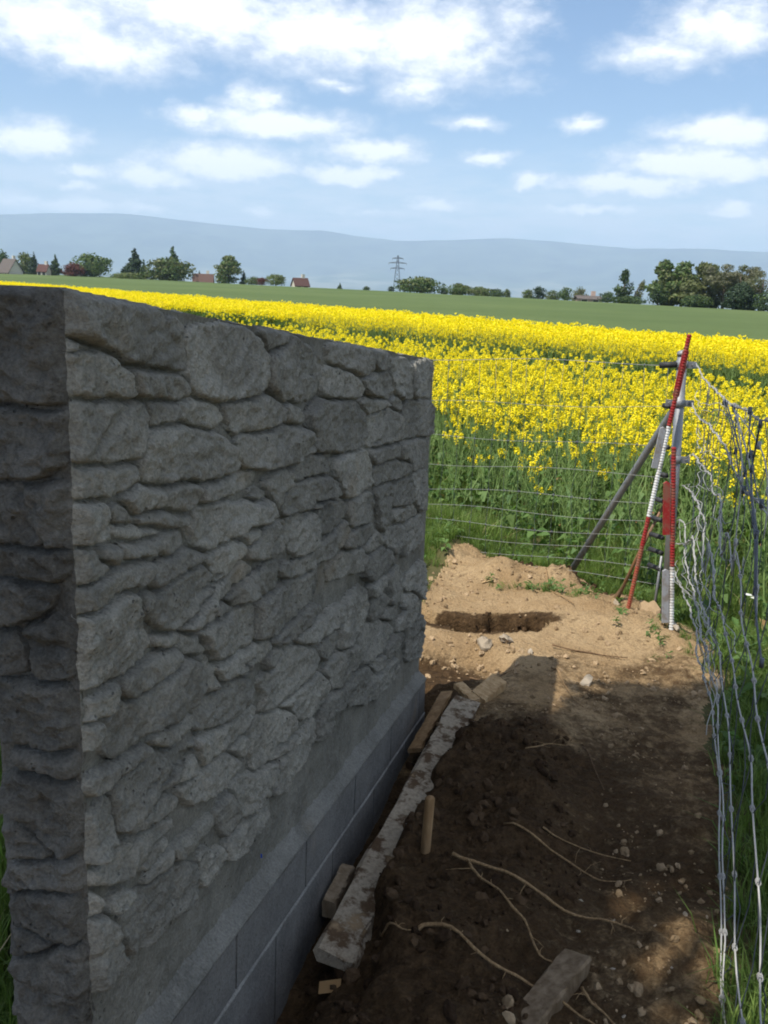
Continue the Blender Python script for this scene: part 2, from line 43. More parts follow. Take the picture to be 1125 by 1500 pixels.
RIDGE=[(-27.819,2.165),(-21.384,2.644),(-17.934,2.94),(-15.082,3.055),(-12.156,2.876),(-9.538,2.704),(-6.874,2.597),(-4.181,2.633),(-1.46,2.364),(0.101,2.234),(3.203,2.38),(6.277,2.592),(8.574,2.514),(10.473,2.385),(12.348,2.292),(13.463,2.214),(15.996,2.319),(20.382,2.25),(26.116,2.175)]


class NT:
    """small helper to write node trees as expressions"""
    def __init__(s, tree): s.t = tree
    def n(s, typ, ins=None, **kw):
        nd = s.t.nodes.new(typ)
        for k, v in kw.items(): setattr(nd, k, v)
        for k, v in (ins or {}).items():
            sk = nd.inputs[k]
            if hasattr(v, 'is_output') or isinstance(v, bpy.types.NodeSocket): s.t.links.new(v, sk)
            else: sk.default_value = v
        return nd
    def m(s, op, a, b=0.0, c=0.0, clamp=False):
        nd = s.n('ShaderNodeMath', {0: a, 1: b, 2: c}, operation=op); nd.use_clamp = clamp; return nd.outputs[0]
    def vm(s, op, a, b=(0, 0, 0), out=0):
        nd = s.n('ShaderNodeVectorMath', {0: a, 1: b}, operation=op); return nd.outputs['Value' if out else 'Vector']
    def noise(s, vec, scale, detail=4, rough=0.55, out='Fac', dist=0.0):
        return s.n('ShaderNodeTexNoise', {'Vector': vec, 'Scale': scale, 'Detail': detail, 'Roughness': rough, 'Distortion': dist}).outputs[out]
    def ramp(s, v, a, b, lo=0.0, hi=1.0):
        nd = s.n('ShaderNodeMapRange', {'Value': v, 'From Min': a, 'From Max': b, 'To Min': lo, 'To Max': hi}, interpolation_type='SMOOTHSTEP')
        return nd.outputs[0]
    def mix(s, f, a, b, typ='MIX'):
        nd = s.t.nodes.new('ShaderNodeMix'); nd.data_type = 'RGBA'; nd.blend_type = typ
        for i, v in ((0, f), (6, a), (7, b)):
            if isinstance(v, bpy.types.NodeSocket): s.t.links.new(v, nd.inputs[i])
            else: nd.inputs[i].default_value = v if i == 0 else (*v[:3], 1)
        return nd.outputs[2]
    def link(s, a, b): s.t.links.new(a, b)

W = bpy.data.worlds.new("World"); S.world = W; W.use_nodes = True
wt = NT(W.node_tree); W.node_tree.nodes.clear()
sky = wt.n('ShaderNodeTexSky', sky_type='NISHITA'); sky.sun_disc = False
sky.sun_elevation = math.asin(SUN.z); sky.sun_rotation = math.atan2(SUN.x, SUN.y) % (2 * math.pi)
sky.altitude = 600; sky.air_density = 1.0; sky.dust_density = 0.7; sky.ozone_density = 1.6
gen = wt.n('ShaderNodeTexCoord').outputs['Generated']
sep = wt.n('ShaderNodeSeparateXYZ', {0: gen})
az = wt.m('MULTIPLY', wt.m('ARCTAN2', sep.outputs[0], sep.outputs[1]), 57.2958)
el = wt.m('MULTIPLY', wt.m('ARCSINE', sep.outputs[2]), 57.2958)
ae = wt.n('ShaderNodeCombineXYZ', {0: az, 1: el, 2: 0.0}).outputs[0]
aes = wt.vm('MULTIPLY', ae, (1.0, 1.7, 1.0))
warp = wt.vm('MULTIPLY', wt.vm('SUBTRACT', wt.noise(aes, 0.42, 5, 0.6, 'Color'), (0.5, 0.5, 0.5)), (3.2, 1.3, 0))
aw = wt.vm('ADD', ae, warp)
fld = None
for (c0, c1, ra, rb, wgt) in CLOUDS:
    if c1 < 9.5: wgt *= 1.35; ra *= 1.1; rb *= 1.12
    dd = wt.vm('LENGTH', wt.vm('MULTIPLY', wt.vm('SUBTRACT', aw, (c0, c1, 0)), (1 / (ra * 1.15), 1 / (rb * 1.15), 0)), out=1)
    v = wt.m('MULTIPLY', wt.m('SUBTRACT', 1.0, dd), wgt)
    fld = v if fld is None else wt.n('ShaderNodeMath', {0: fld, 1: v, 2: 0.12}, operation='SMOOTH_MAX').outputs[0]
# the same kind of fair-weather cumulus over the rest of the sky
zc = wt.m('MAXIMUM', sep.outputs[2], 0.04)
pl = wt.n('ShaderNodeCombineXYZ', {0: wt.m('DIVIDE', sep.outputs[0], zc), 1: wt.m('DIVIDE', sep.outputs[1], zc), 2: 0.0}).outputs[0]
gfield = wt.ramp(wt.noise(pl, 0.9, 6, 0.55), 0.42, 0.62, -0.5, 0.9)
outw = wt.m('MAXIMUM', wt.ramp(wt.m('ABSOLUTE', az), 23.5, 32), wt.ramp(el, 15.5, 24))
fld = wt.m('ADD', wt.m('MULTIPLY', fld, wt.m('SUBTRACT', 1.0, outw)), wt.m('MULTIPLY', gfield, outw))
fn = wt.noise(wt.vm('ADD', aes, wt.vm('MULTIPLY', wt.noise(aes, 1.6, 4, 0.6, 'Color'), (0.9, 0.5, 0))), 0.62, 9, 0.64)
fld2 = wt.m('ADD', fld, wt.m('MULTIPLY', wt.m('SUBTRACT', fn, 0.5), 1.55))
mask = wt.ramp(fld2, -0.28, 0.98)
thin = wt.ramp(el, 0.0, 7.0, 0.85, 1.0)
mask = wt.m('MULTIPLY', mask, thin)
# a veil of thin cloud towards the horizon
veil = wt.m('MULTIPLY', wt.ramp(el, 9.0, 1.5), wt.ramp(wt.noise(wt.vm('MULTIPLY', ae, (0.35, 1.6, 1)), 0.8, 5, 0.6), 0.32, 0.62, 0.30, 0.92))
mask = wt.m('MAXIMUM', mask, veil)
inner = wt.ramp(fld2, 0.2, 0.95)
ccol = wt.mix(inner, CLOUD_EDGE, CLOUD_CORE)
skyc = wt.mix(1.0, sky.outputs[0], SKY_TINT, 'MULTIPLY')
bg = wt.n('ShaderNodeBackground', {'Color': wt.mix(mask, skyc, ccol), 'Strength': 0.088})
wo = wt.n('ShaderNodeOutputWorld', {'Surface': bg.outputs[0]})
W.cycles.sampling_method = 'MANUAL'; W.cycles.sample_map_resolution = 512

# ------------------------------------------------------------------ helpers
def _h(ix, iy, seed):
    n = (ix * 374761393 + iy * 668265263 + seed * 1442695041) & 0xffffffff
    n = ((n ^ (n >> 13)) * 1274126177) & 0xffffffff
    return ((n ^ (n >> 16)) & 0xffff) / 65535.0
def vnoise(x, y, seed=0):
    x = np.asarray(x, float); y = np.asarray(y, float)
    ix = np.floor(x).astype(np.int64); iy = np.floor(y).astype(np.int64)
    fx = x - ix; fy = y - iy
    fx = fx * fx * fx * (fx * (fx * 6 - 15) + 10); fy = fy * fy * fy * (fy * (fy * 6 - 15) + 10)
    a = _h(ix, iy, seed); b = _h(ix + 1, iy, seed); c = _h(ix, iy + 1, seed); d = _h(ix + 1, iy + 1, seed)
    return (a + (b - a) * fx) * (1 - fy) + (c + (d - c) * fx) * fy
def fbm(x, y, seed=0, octv=4, rough=0.5):
    s = 0; a = 1.0; t = 0
    x = np.asarray(x, float); y = np.asarray(y, float)
    for i in range(octv):
        ca, sa = math.cos(i * 0.9 + 0.3), math.sin(i * 0.9 + 0.3)
        s = s + a * (vnoise((x * ca - y * sa) * 2 ** i + i * 17.3, (x * sa + y * ca) * 2 ** i + i * 5.1, seed + i) - 0.5); t += a; a *= rough
    return s / t * 2
def sstep(a, b, x):
    t = np.clip((np.asarray(x, float) - a) / (b - a), 0, 1); return t * t * (3 - 2 * t)

def mesh_np(name, V, F, mats, fm=None, smooth=True):
    me = bpy.data.meshes.new(name)
    if isinstance(F, np.ndarray):
        k = F.shape[1]
        me.vertices.add(len(V)); me.vertices.foreach_set('co', np.asarray(V, np.float32).ravel())
        me.loops.add(F.size); me.loops.foreach_set('vertex_index', F.ravel().astype(np.int32))
        me.polygons.add(len(F)); me.polygons.foreach_set('loop_start', np.arange(0, F.size, k, dtype=np.int32))
        me.update(calc_edges=True)
    else:
        me.from_pydata([tuple(v) for v in V], [], F)
    for m in (mats if isinstance(mats, (list, tuple)) else [mats]): me.materials.append(m)
    if fm is not None: me.polygons.foreach_set('material_index', np.asarray(fm, np.int32))
    me.polygons.foreach_set('use_smooth', np.full(len(me.polygons), smooth, bool))
    me.update(); me.validate()
    return me
def put(name, me, parent=None, loc=None, **props):
    o = bpy.data.objects.new(name, me); COL.objects.link(o)
    if parent: o.parent = parent
    if loc is not None: o.location = loc
    for k, v in props.items(): o[k] = v
    return o
def thing(name, label, cat, loc=(0, 0, 0), group=None, me=None, rot=None):
    o = put(name, me, loc=loc); o['label'] = label; o['category'] = cat; o['kind'] = 'thing'
    if group: o['group'] = group
    if rot: o.rotation_euler = rot
    return o
class MB:
    def __init__(s): s.v = []; s.f = []; s.m = []
    def add(s, vs, fs, m=0):
        b = len(s.v); s.v += [tuple(v) for v in vs]
        for f in fs: s.f.append(tuple(i + b for i in f)); s.m.append(m)
    def box(s, c, sz, m=0, R=None):
        vs = []
        for k in range(8):
            p = Vector(((k & 1) - .5, ((k >> 1) & 1) - .5, ((k >> 2) & 1) - .5)); p = Vector((p.x * sz[0], p.y * sz[1], p.z * sz[2]))
            if R: p = R @ p
            vs.append(p + Vector(c))
        s.add(vs, [(0, 2, 3, 1), (4, 5, 7, 6), (0, 1, 5, 4), (2, 6, 7, 3), (0, 4, 6, 2), (1, 3, 7, 5)], m)
    def tube(s, pts, r, seg=6, m=0, cap=True):
        pts = [Vector(p) for p in pts]; n = len(pts); rs = r if isinstance(r, (list, tuple)) else [r] * n
        rings = []; up = Vector((0, 0, 1)); prev = None
        for i, p in enumerate(pts):
            t = (pts[min(i + 1, n - 1)] - pts[max(i - 1, 0)])
            if t.length < 1e-9: t = Vector((0, 0, 1))
            t.normalize()
            if prev is None:
                a = t.cross(up if abs(t.z) < .95 else Vector((1, 0, 0))).normalized()
            else:
                a = (prev - t * prev.dot(t)); a = a.normalized() if a.length > 1e-6 else t.orthogonal().normalized()
            prev = a; b = t.cross(a)
            rings.append([p + (a * math.cos(2 * math.pi * k / seg) + b * math.sin(2 * math.pi * k / seg)) * rs[i] for k in range(seg)])
        vs = [q for R in rings for q in R]; fs = []
        for i in range(n - 1):
            for k in range(seg):
                k2 = (k + 1) % seg; fs.append((i * seg + k, i * seg + k2, (i + 1) * seg + k2, (i + 1) * seg + k))
        if cap: fs += [tuple(range(seg))[::-1], tuple((n - 1) * seg + k for k in range(seg))]
        s.add(vs, fs, m)
    def quad(s, c, a, b, m=0):
        c = Vector(c); a = Vector(a); b = Vector(b); s.add([c - a - b, c + a - b, c + a + b, c - a + b], [(0, 1, 2, 3)], m)
    def mesh(s, name, mats, smooth=False): return mesh_np(name, s.v, s.f, mats, s.m, smooth)

def mat(name, fn, **kw):
    m = bpy.data.materials.new(name); m.use_nodes = True; m.node_tree.nodes.clear(); t = NT(m.node_tree)
    out = t.n('ShaderNodeOutputMaterial'); sh = fn(t)
    t.link(sh, out.inputs['Surface']); return m
def principled(t, col, rough=0.9, metal=0.0, normal=None, spec=0.3):
    ins = {'Base Color': col if isinstance(col, bpy.types.NodeSocket) else (*col, 1), 'Roughness': rough, 'Metallic': metal, 'Specular IOR Level': spec}
    if normal is not None: ins['Normal'] = normal
    return t.n('ShaderNodeBsdfPrincipled', ins).outputs[0]
def bump(t, h, dist, strength=1.0): return t.n('ShaderNodeBump', {'Height': h, 'Distance': dist, 'Strength': strength}).outputs[0]
def pos(t): return t.n('ShaderNodeNewGeometry').outputs['Position']
def objc(t): return t.n('ShaderNodeTexCoord').outputs['Object']
def rnd_island(t): return t.n('ShaderNodeNewGeometry').outputs['Random Per Island']
def rnd_obj(t): return t.n('ShaderNodeObjectInfo').outputs['Random']

def m_concrete(base, dark, tint, bscale=1.0, pits=True, objvar=0.14):
    def fn(t):
        p = pos(t)
        n1 = t.noise(p, 5.0, 5, 0.6); n2 = t.noise(p, 38.0, 5, 0.65); n3 = t.noise(p, 160.0, 4, 0.7)
        c = t.mix(t.ramp(n1, 0.3, 0.7), dark, base)
        c = t.mix(t.m('MULTIPLY', t.ramp(n2, 0.42, 0.72), 0.45), c, tint)
        c = t.mix(0.65, c, t.mix(t.ramp(n3, .2, .75), (0.3, 0.3, 0.3), (1.0, 1.0, 1.0)), 'MULTIPLY')
        rust = t.ramp(t.noise(p, 2.6, 3, 0.5), 0.66, 0.78)
        c = t.mix(t.m('MULTIPLY', rust, 0.35), c, (0.27, 0.19, 0.10))
        c = t.mix(1.0, c, t.mix(rnd_obj(t), (1 - objvar,) * 3, (1 + objvar,) * 3), 'MULTIPLY')
        h = t.m('ADD', t.m('MULTIPLY', n2, 1.0), t.m('MULTIPLY', n3, 0.35))
        if pits:
            v = t.n('ShaderNodeTexVoronoi', {'Vector': p, 'Scale': 55.0, 'Randomness': 1.0}).outputs['Distance']
            gate = t.ramp(t.noise(p, 11.0, 2), 0.56, 0.64)
            pit = t.m('MULTIPLY', t.ramp(v, 0.20, 0.08), gate)
            h = t.m('SUBTRACT', h, t.m('MULTIPLY', pit, 0.9)); c = t.mix(t.m('MULTIPLY', pit, 0.45), c, (0.05, 0.048, 0.042))
        return principled(t, c, 0.93, 0, bump(t, h, 0.008 * bscale), 0.2)
    return fn
M = {}
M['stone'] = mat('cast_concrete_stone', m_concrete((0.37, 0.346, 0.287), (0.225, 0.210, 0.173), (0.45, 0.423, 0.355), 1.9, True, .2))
M['side'] = mat('cast_concrete_shaded', m_concrete((0.185, 0.171, 0.145), (0.09, 0.083, 0.07), (0.25, 0.232, 0.20), 2.2))  # darker copy of the stone concrete, with the short end's shade painted in
M['mortar'] = mat('wall_mortar', m_concrete((0.228, 0.213, 0.175), (0.142, 0.132, 0.107), (0.28, 0.262, 0.219), 1.0))
M['block'] = mat('bluish_concrete_block', m_concrete((0.21, 0.198, 0.178), (0.145, 0.137, 0.124), (0.255, 0.242, 0.22), 0.9, True, 0.03))
M['joint'] = mat('pale_mortar', m_concrete((0.29, 0.278, 0.25), (0.19, 0.182, 0.163), (0.34, 0.325, 0.29), 1.0, False))

M['ledge'] = mat('ledge_mortar', m_concrete((0.25, 0.237, 0.205), (0.16, 0.152, 0.13), (0.30, 0.285, 0.25), 1.2, False))
M['crust'] = mat('sunlit_crust', m_concrete((0.55, 0.51, 0.43), (0.40, 0.37, 0.31), (0.6, 0.56, 0.48), 1.0, False))  # sunlight on the near top corner, painted as paler concrete
def f_dirt(t):
    p = pos(t)
    wet = t.n('ShaderNodeAttribute', attribute_name='moist_shade').outputs['Fac']
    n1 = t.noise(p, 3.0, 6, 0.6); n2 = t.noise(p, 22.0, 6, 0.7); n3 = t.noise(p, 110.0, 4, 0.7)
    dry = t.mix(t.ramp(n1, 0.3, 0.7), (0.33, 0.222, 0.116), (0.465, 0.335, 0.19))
    moist_shade = t.mix(t.ramp(n2, 0.3, 0.7), (0.042, 0.025, 0.012), (0.112, 0.069, 0.035))  # damp soil colour, also carries the painted shade
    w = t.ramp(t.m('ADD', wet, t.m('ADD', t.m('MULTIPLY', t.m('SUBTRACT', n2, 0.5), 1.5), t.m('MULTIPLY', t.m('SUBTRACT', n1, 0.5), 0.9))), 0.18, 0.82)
    c = t.mix(w, dry, moist_shade)
    c = t.mix(0.6, c, t.mix(t.ramp(n3, 0.25, 0.75), (0.45, 0.43, 0.4), (1.15, 1.12, 1.08)), 'MULTIPLY')
    v = t.n('ShaderNodeTexVoronoi', {'Vector': p, 'Scale': 60.0}).outputs['Distance']
    h = t.m('ADD', t.m('MULTIPLY', n2, 1.0), t.m('ADD', t.m('MULTIPLY', n3, 0.5), t.m('MULTIPLY', v, 0.35)))
    return principled(t, c, 1.0, 0, bump(t, h, 0.022), 0.1)
M['dirt'] = mat('earth', f_dirt)
def f_soil(t):
    p = pos(t); n2 = t.noise(p, 9.0, 6, 0.7)
    return principled(t, t.mix(n2, (0.05, 0.055, 0.022), (0.13, 0.11, 0.05)), 1.0, 0, bump(t, n2, 0.03), 0.1)
M['soil'] = mat('grassy_soil', f_soil)
def f_wheat(t):
    p = pos(t)
    n0 = t.noise(t.vm('MULTIPLY', p, (1, 1, 0)), 0.03, 4, 0.5); n1 = t.noise(p, 0.4, 5, 0.65); n2 = t.noise(p, 4.0, 4, 0.7)
    c = t.mix(t.ramp(n0, 0.3, 0.7), (0.095, 0.135, 0.052), (0.125, 0.165, 0.066))
    c = t.mix(0.5, c, t.mix(n1, (0.6, 0.62, 0.6), (1.3, 1.28, 1.2)), 'MULTIPLY')
    c = t.mix(0.4, c, t.mix(n2, (0.4, 0.42, 0.4), (1.4, 1.4, 1.4)), 'MULTIPLY')
    return principled(t, c, 1.0, 0, bump(t, t.m('ADD', t.m('MULTIPLY', n1, .5), n2), 0.12), 0.05)
M['wheat'] = mat('green_wheat', f_wheat)
def f_far(t):
    p = pos(t); q = t.vm('MULTIPLY', p, (1, 1, 3))
    v = t.n('ShaderNodeTexVoronoi', {'Vector': t.vm('ADD', q, t.vm('MULTIPLY', t.noise(q, 0.0016, 3, out='Color'), (300, 300, 0))), 'Scale': 0.0030}).outputs['Color']
    sx = t.n('ShaderNodeSeparateColor', {0: v})
    z = t.n('ShaderNodeSeparateXYZ', {0: p}).outputs[2]
    field = t.mix(t.ramp(sx.outputs[0], 0.2, 0.9), (0.04, 0.065, 0.03), (0.17, 0.17, 0.11))
    wood = t.mix(t.ramp(t.noise(p, 0.0025, 6, 0.65), .35, .65), (0.012, 0.019, 0.014), (0.075, 0.092, 0.062))
    up = t.ramp(t.m('ADD', z, t.m('MULTIPLY', t.noise(p, 0.0016, 5, 0.65), 420)), 190, 330)
    return principled(t, t.mix(up, field, wood), 1.0, 0, None, 0.0)
M['far'] = mat('far_countryside', f_far)

def m_leaf(c1, c2, transl=0.35, island=True, obj=0.15):
    def fn(t):
        r = rnd_island(t)
        c = t.mix(r, c1, c2)
        c = t.mix(1.0, c, t.mix(rnd_obj(t), (1 - obj,) * 3, (1 + obj,) * 3), 'MULTIPLY')
        d = t.n('ShaderNodeBsdfPrincipled', {'Base Color': c, 'Roughness': 0.55, 'Specular IOR Level': 0.25}).outputs[0]
        tr = t.n('ShaderNodeBsdfTranslucent', {'Color': t.mix(1.0, c, (1.0, 1.15, 0.55), 'MULTIPLY')}).outputs[0]
        return t.n('ShaderNodeMixShader', {0: transl, 1: d, 2: tr}).outputs[0]
    return fn
M['grass'] = mat('grass_blade', m_leaf((0.08, 0.145, 0.028), (0.20, 0.27, 0.07), 0.45, obj=0.35))
M['straw'] = mat('dry_grass', m_leaf((0.30, 0.24, 0.12), (0.42, 0.34, 0.18), 0.3))
M['stalk'] = mat('rape_stalk', m_leaf((0.15, 0.235, 0.06), (0.22, 0.31, 0.10), 0.15))
M['rleaf'] = mat('rape_leaf', m_leaf((0.075, 0.15, 0.038), (0.155, 0.235, 0.07), 0.4))
M['petal'] = mat('rape_petal', m_leaf((0.91, 0.715, 0.010), (0.97, 0.83, 0.025), 0.38, obj=0.05))
M['bud'] = mat('rape_bud', m_leaf((0.20, 0.26, 0.03), (0.35, 0.36, 0.04), 0.2))
M['brownleaf'] = mat('withered_leaf', m_leaf((0.30, 0.17, 0.07), (0.45, 0.28, 0.13), 0.25))
M['white'] = mat('white_petal', m_leaf((0.75, 0.75, 0.72), (0.8, 0.8, 0.78), 0.2))

def m_wood(a, b, sc=1.0):
    def fn(t):
        p = objc(t); g = t.noise(t.vm('MULTIPLY', p, (40 * sc, 40 * sc, 6 * sc)), 1.0, 5, 0.6); n = t.noise(p, 30, 4)
        c = t.mix(t.ramp(g, 0.3, 0.7), a, b)
        return principled(t, c, 0.85, 0, bump(t, t.m('ADD', g, n), 0.005), 0.2)
    return fn
M['wood'] = mat('pale_timber', m_wood((0.30, 0.19, 0.09), (0.45, 0.31, 0.165)))
M['woodgrey'] = mat('weathered_timber', m_wood((0.17, 0.12, 0.07), (0.29, 0.22, 0.145)))
M['woodbrown'] = mat('brown_timber', m_wood((0.20, 0.115, 0.05), (0.33, 0.21, 0.105)))
M['woodold'] = mat('old_timber', m_wood((0.13, 0.088, 0.05), (0.24, 0.175, 0.11)))
M['stick'] = mat('root_bark', m_wood((0.19, 0.115, 0.055), (0.36, 0.235, 0.115), 3))
M['rootdark'] = mat('dark_root', m_wood((0.10, 0.06, 0.03), (0.18, 0.11, 0.06), 2))
M['bark'] = mat('bark', m_wood((0.07, 0.055, 0.04), (0.13, 0.10, 0.075), .3))
def f_board(t):
    p = objc(t); n1 = t.noise(p, 14, 5, 0.65); n2 = t.noise(p, 60, 5, 0.7); n3 = t.noise(p, 7, 4, .6)
    c = t.mix(t.ramp(n2, 0.3, 0.7), (0.25, 0.20, 0.14), (0.40, 0.335, 0.245))
    c = t.mix(t.ramp(n1, 0.47, 0.60), c, (0.10, 0.062, 0.034))
    c = t.mix(t.ramp(n3, 0.6, 0.72), c, (0.33, 0.23, 0.13))
    return principled(t, c, 0.95, 0, bump(t, t.m('ADD', n1, n2), 0.006), 0.15)
M['board'] = mat('cement_smeared_board', f_board)
def f_galv(t):
    p = pos(t); n = t.noise(p, 35, 4, 0.6); n2 = t.noise(p, 8, 3)
    c = t.mix(n, (0.21, 0.215, 0.22), (0.38, 0.385, 0.39)); c = t.mix(t.m('MULTIPLY', n2, .5), c, (0.14, 0.14, 0.14))
    return principled(t, c, t.ramp(n, 0.2, 0.8, 0.42, 0.65), 0.55, bump(t, n, 0.001), 0.5)
M['galv'] = mat('galvanised_steel', f_galv)
M['wire'] = mat('galvanised_wire', lambda t: principled(t, t.mix(t.noise(pos(t), 60, 3), (0.25, 0.245, 0.23), (0.45, 0.44, 0.41)), 0.6, 0.0, None, 0.25))
M['wireold'] = mat('weathered_wire', lambda t: principled(t, t.mix(t.noise(pos(t), 40, 3), (0.19, 0.188, 0.18), (0.38, 0.37, 0.35)), 0.6, 0.0, None, 0.3))
M['wiredark'] = mat('dull_wire', lambda t: principled(t, t.mix(t.noise(pos(t), 60, 3), (0.05, 0.06, 0.075), (0.15, 0.16, 0.18)), 0.5, 0.5, None, 0.4))
M['black'] = mat('black_rubber', lambda t: principled(t, t.mix(t.noise(pos(t), 50, 3), (0.018, 0.018, 0.02), (0.05, 0.05, 0.05)), 0.6))
def m_paint(c, worn):
    def fn(t):
        p = pos(t); n = t.noise(p, 70, 5, 0.65); n2 = t.noise(p, 18, 4)
        k = t.mix(t.ramp(n, 0.55, 0.66), c, worn); k = t.mix(t.m('MULTIPLY', t.ramp(n2, 0.46, 0.66), 0.72), k, (0.20, 0.14, 0.085))
        return principled(t, t.mix(t.m('MULTIPLY', n2, .4), k, tuple(v * .6 for v in c)), 0.5, 0, bump(t, n, 0.0008), 0.4)
    return fn
M['red'] = mat('worn_red_paint', m_paint((0.30, 0.016, 0.014), (0.30, 0.09, 0.06)))
M['whitep'] = mat('worn_white_paint', m_paint((0.74, 0.73, 0.70), (0.45, 0.36, 0.27)))
M['greyp'] = mat('bare_grey_metal', m_paint((0.33, 0.33, 0.34), (0.24, 0.2, 0.17)))
M['rust'] = mat('rusty_steel', m_paint((0.22, 0.105, 0.045), (0.12, 0.06, 0.03)))
M['redrust'] = mat('faded_red_paint', m_paint((0.34, 0.075, 0.04), (0.26, 0.15, 0.08)))

# ------------------------------------------------------------------ terrain
WP = np.array(WALL_P); WD = np.array(WALL_D); WN = np.array(WALL_N)
def sq(x, y):
    dx = np.asarray(x, float) - WP[0]; dy = np.asarray(y, float) - WP[1]
    return dx * WD[0] + dy * WD[1], dx * WN[0] + dy * WN[1]
def pc(x, y): return .788 * np.asarray(x, float) + .616 * np.asarray(y, float)
def xb(y): return np.interp(y, [0, 1.0, 2.15, 2.75, 3.5, 4.4, 5.2, 5.6], [.6, .72, .93, 1.13, 1.38, 1.64, 1.80, 1.6])
def grassy(x, y):      # >0 inside the grass
    x = np.asarray(x, float); y = np.asarray(y, float)
    w = 0.14 * fbm(x * 3, y * 3, 5, 3)
    right = x - xb(y) + w
    yl = np.interp(x, [-3, -1, .4, 1.3, 1.8], [8.6, 7.7, 6.75, 6.15, 5.3])
    back = y - yl + w
    s, q = sq(x, y); left = -(q + .30) + 0.0 * s
    return np.maximum(np.maximum(np.where(y < 6.2, right, back), back), left)
def Z(x, y, detail=True):
    x = np.asarray(x, float); y = np.asarray(y, float)
    p = pc(x, y); s, q = sq(x, y)
    z = np.interp(p, [-50, 4.3, 5.6, 13.2, 25.0, 400], [-.30, -.30, -.52, -.55, -.70, -.75])
    if not detail: return z
    near = (1 - sstep(9, 13, y)) * (1 - sstep(4, 7, np.abs(x)))
    wallside = sstep(-.25, .1, s) * (1 - sstep(2.75, 3.05, s)) * sstep(-.06, 0, q)
    z = z - .14 * wallside * (1 - sstep(.07, .23, q))
    enc = sstep(.95, 1.25, s) * (1 - sstep(2.15, 2.4, s)); qe = .225 + .025 * s - .075 * enc + .05 * fbm(x * 7, y * 7, 37, 3)
    pile = sstep(-.3, .2, s) * (1 - sstep(2.3, 2.9, s)) * sstep(qe, qe + .07, q) * (1 - sstep(.55, .9, q))
    z = z + pile * (.085 + .05 * fbm(x * 6, y * 6, 3, 4, .55))
    # dug hole in front of the mound
    hx = (x - .46) / .36; hy = (y - (5.22 + .07 * np.sin(x * 9) - .05 * (x - .6))) / .12
    hy2 = (y - 5.15) / .13; rr = np.minimum(hx ** 2 + hy ** 2, ((x - .80) / .17) ** 2 + hy2 ** 2) + 1.1 * fbm(x * 5.5, y * 5.5, 8, 5, .6)
    z = z - .19 * (1 - sstep(.45, 1.15, rr + .35 * fbm(x * 24, y * 24, 48, 3, .6))) * near
    hx = (x - .35) / .35; hy = (y - 4.55) / .22
    z = z - .07 * (1 - sstep(.2, 1.3, hx ** 2 + hy ** 2 + .4 * fbm(x * 8, y * 8, 18, 3)))
    # mound of spoil below the back fence
    md = np.exp(-((p - 4.55) / .42) ** 2) * (1 - sstep(1.5, 1.9, x)) * near
    z = z + md * (.07 + .05 * fbm(x * 4, y * 4, 11, 4))
    for (bx, by, br, bh) in ((1.17, 6.0, .16, .07), (1.50, 5.62, .10, .05), (.75, 6.15, .14, .06), (1.18, 3.0, .25, .05), (.85, 2.35, .22, .06)):
        z = z + bh * np.exp(-(((x - bx) / br) ** 2 + ((y - by) / br) ** 2)) * (1 + .8 * fbm(x * 12, y * 12, 21, 3))
    g = sstep(-.1, .15, grassy(x, y))
    dug = np.clip(sstep(-.6, -.1, s) * (1 - sstep(2.4, 3.1, s)) * sstep(-.05, .15, q), 0, 1) * (1 - .6 * sstep(.60, .85, q) * sstep(1.0, 1.6, s))
    amp = (.50 + .50 * dug + .55 * (1 - sstep(.0, 1.6, rr)) + .5 * md) * (1 - .6 * g)
    z = z + near * (.030 * fbm(x * 1.9, y * 1.9, 1, 3) + amp * (.026 * fbm(x * 7, y * 7, 2, 4, .6) + .020 * np.abs(fbm(x * 19, y * 19, 4, 3, .6)) + .011 * fbm(x * 50, y * 50, 6, 2)))
    return z
def Zw(x, y):          # top of the green wheat, then the land drops away to the plain
    p = pc(x, y); r = np.hypot(x, y)
    z = -.35 + .12 * fbm(np.asarray(x) * .03, np.asarray(y) * .03, 31, 2)
    z = z - .02 * np.clip(p - 104, 0, None) * sstep(104, 150, p)
    return np.maximum(z, -100.)

def tensor(xs, ys):
    X, Y = np.meshgrid(xs, ys); nx, ny = len(xs), len(ys)
    i = np.arange(nx * ny).reshape(ny, nx)
    F = np.stack([i[:-1, :-1], i[:-1, 1:], i[1:, 1:], i[1:, :-1]], -1).reshape(-1, 4)
    return X.ravel(), Y.ravel(), F
def geo(a, b, d0, k):
    out = []; v = a; d = d0
    while v < b: v += d; d *= k; out.append(v)
    return out
xs = np.array(sorted([-.75 - v for v in geo(0, 60, .03, 1.16)]) + list(np.arange(-.75, 2.4, .0165)) + [2.4 + v for v in geo(0, 60, .02, 1.15)])
ys = np.array(sorted([.9 - v for v in geo(0, 30, .03, 1.2)]) + list(np.arange(.9, 4.2, .0155)) + list(np.arange(4.2, 7.0, .019)) + [7.0 + v for v in geo(0, 90, .02, 1.12)])
gx, gy, gF = tensor(xs, ys)
gz = Z(gx, gy)
fc = lambda a: a[gF].mean(1)
cx_, cy_ = fc(gx), fc(gy)
cp = pc(cx_, cy_); gg = grassy(cx_, cy_)
keep = cp < 25.6
zone = np.where(cp > 5.35, 2, np.where(gg > 0, 1, 0))
s_, q_ = sq(gx, gy)
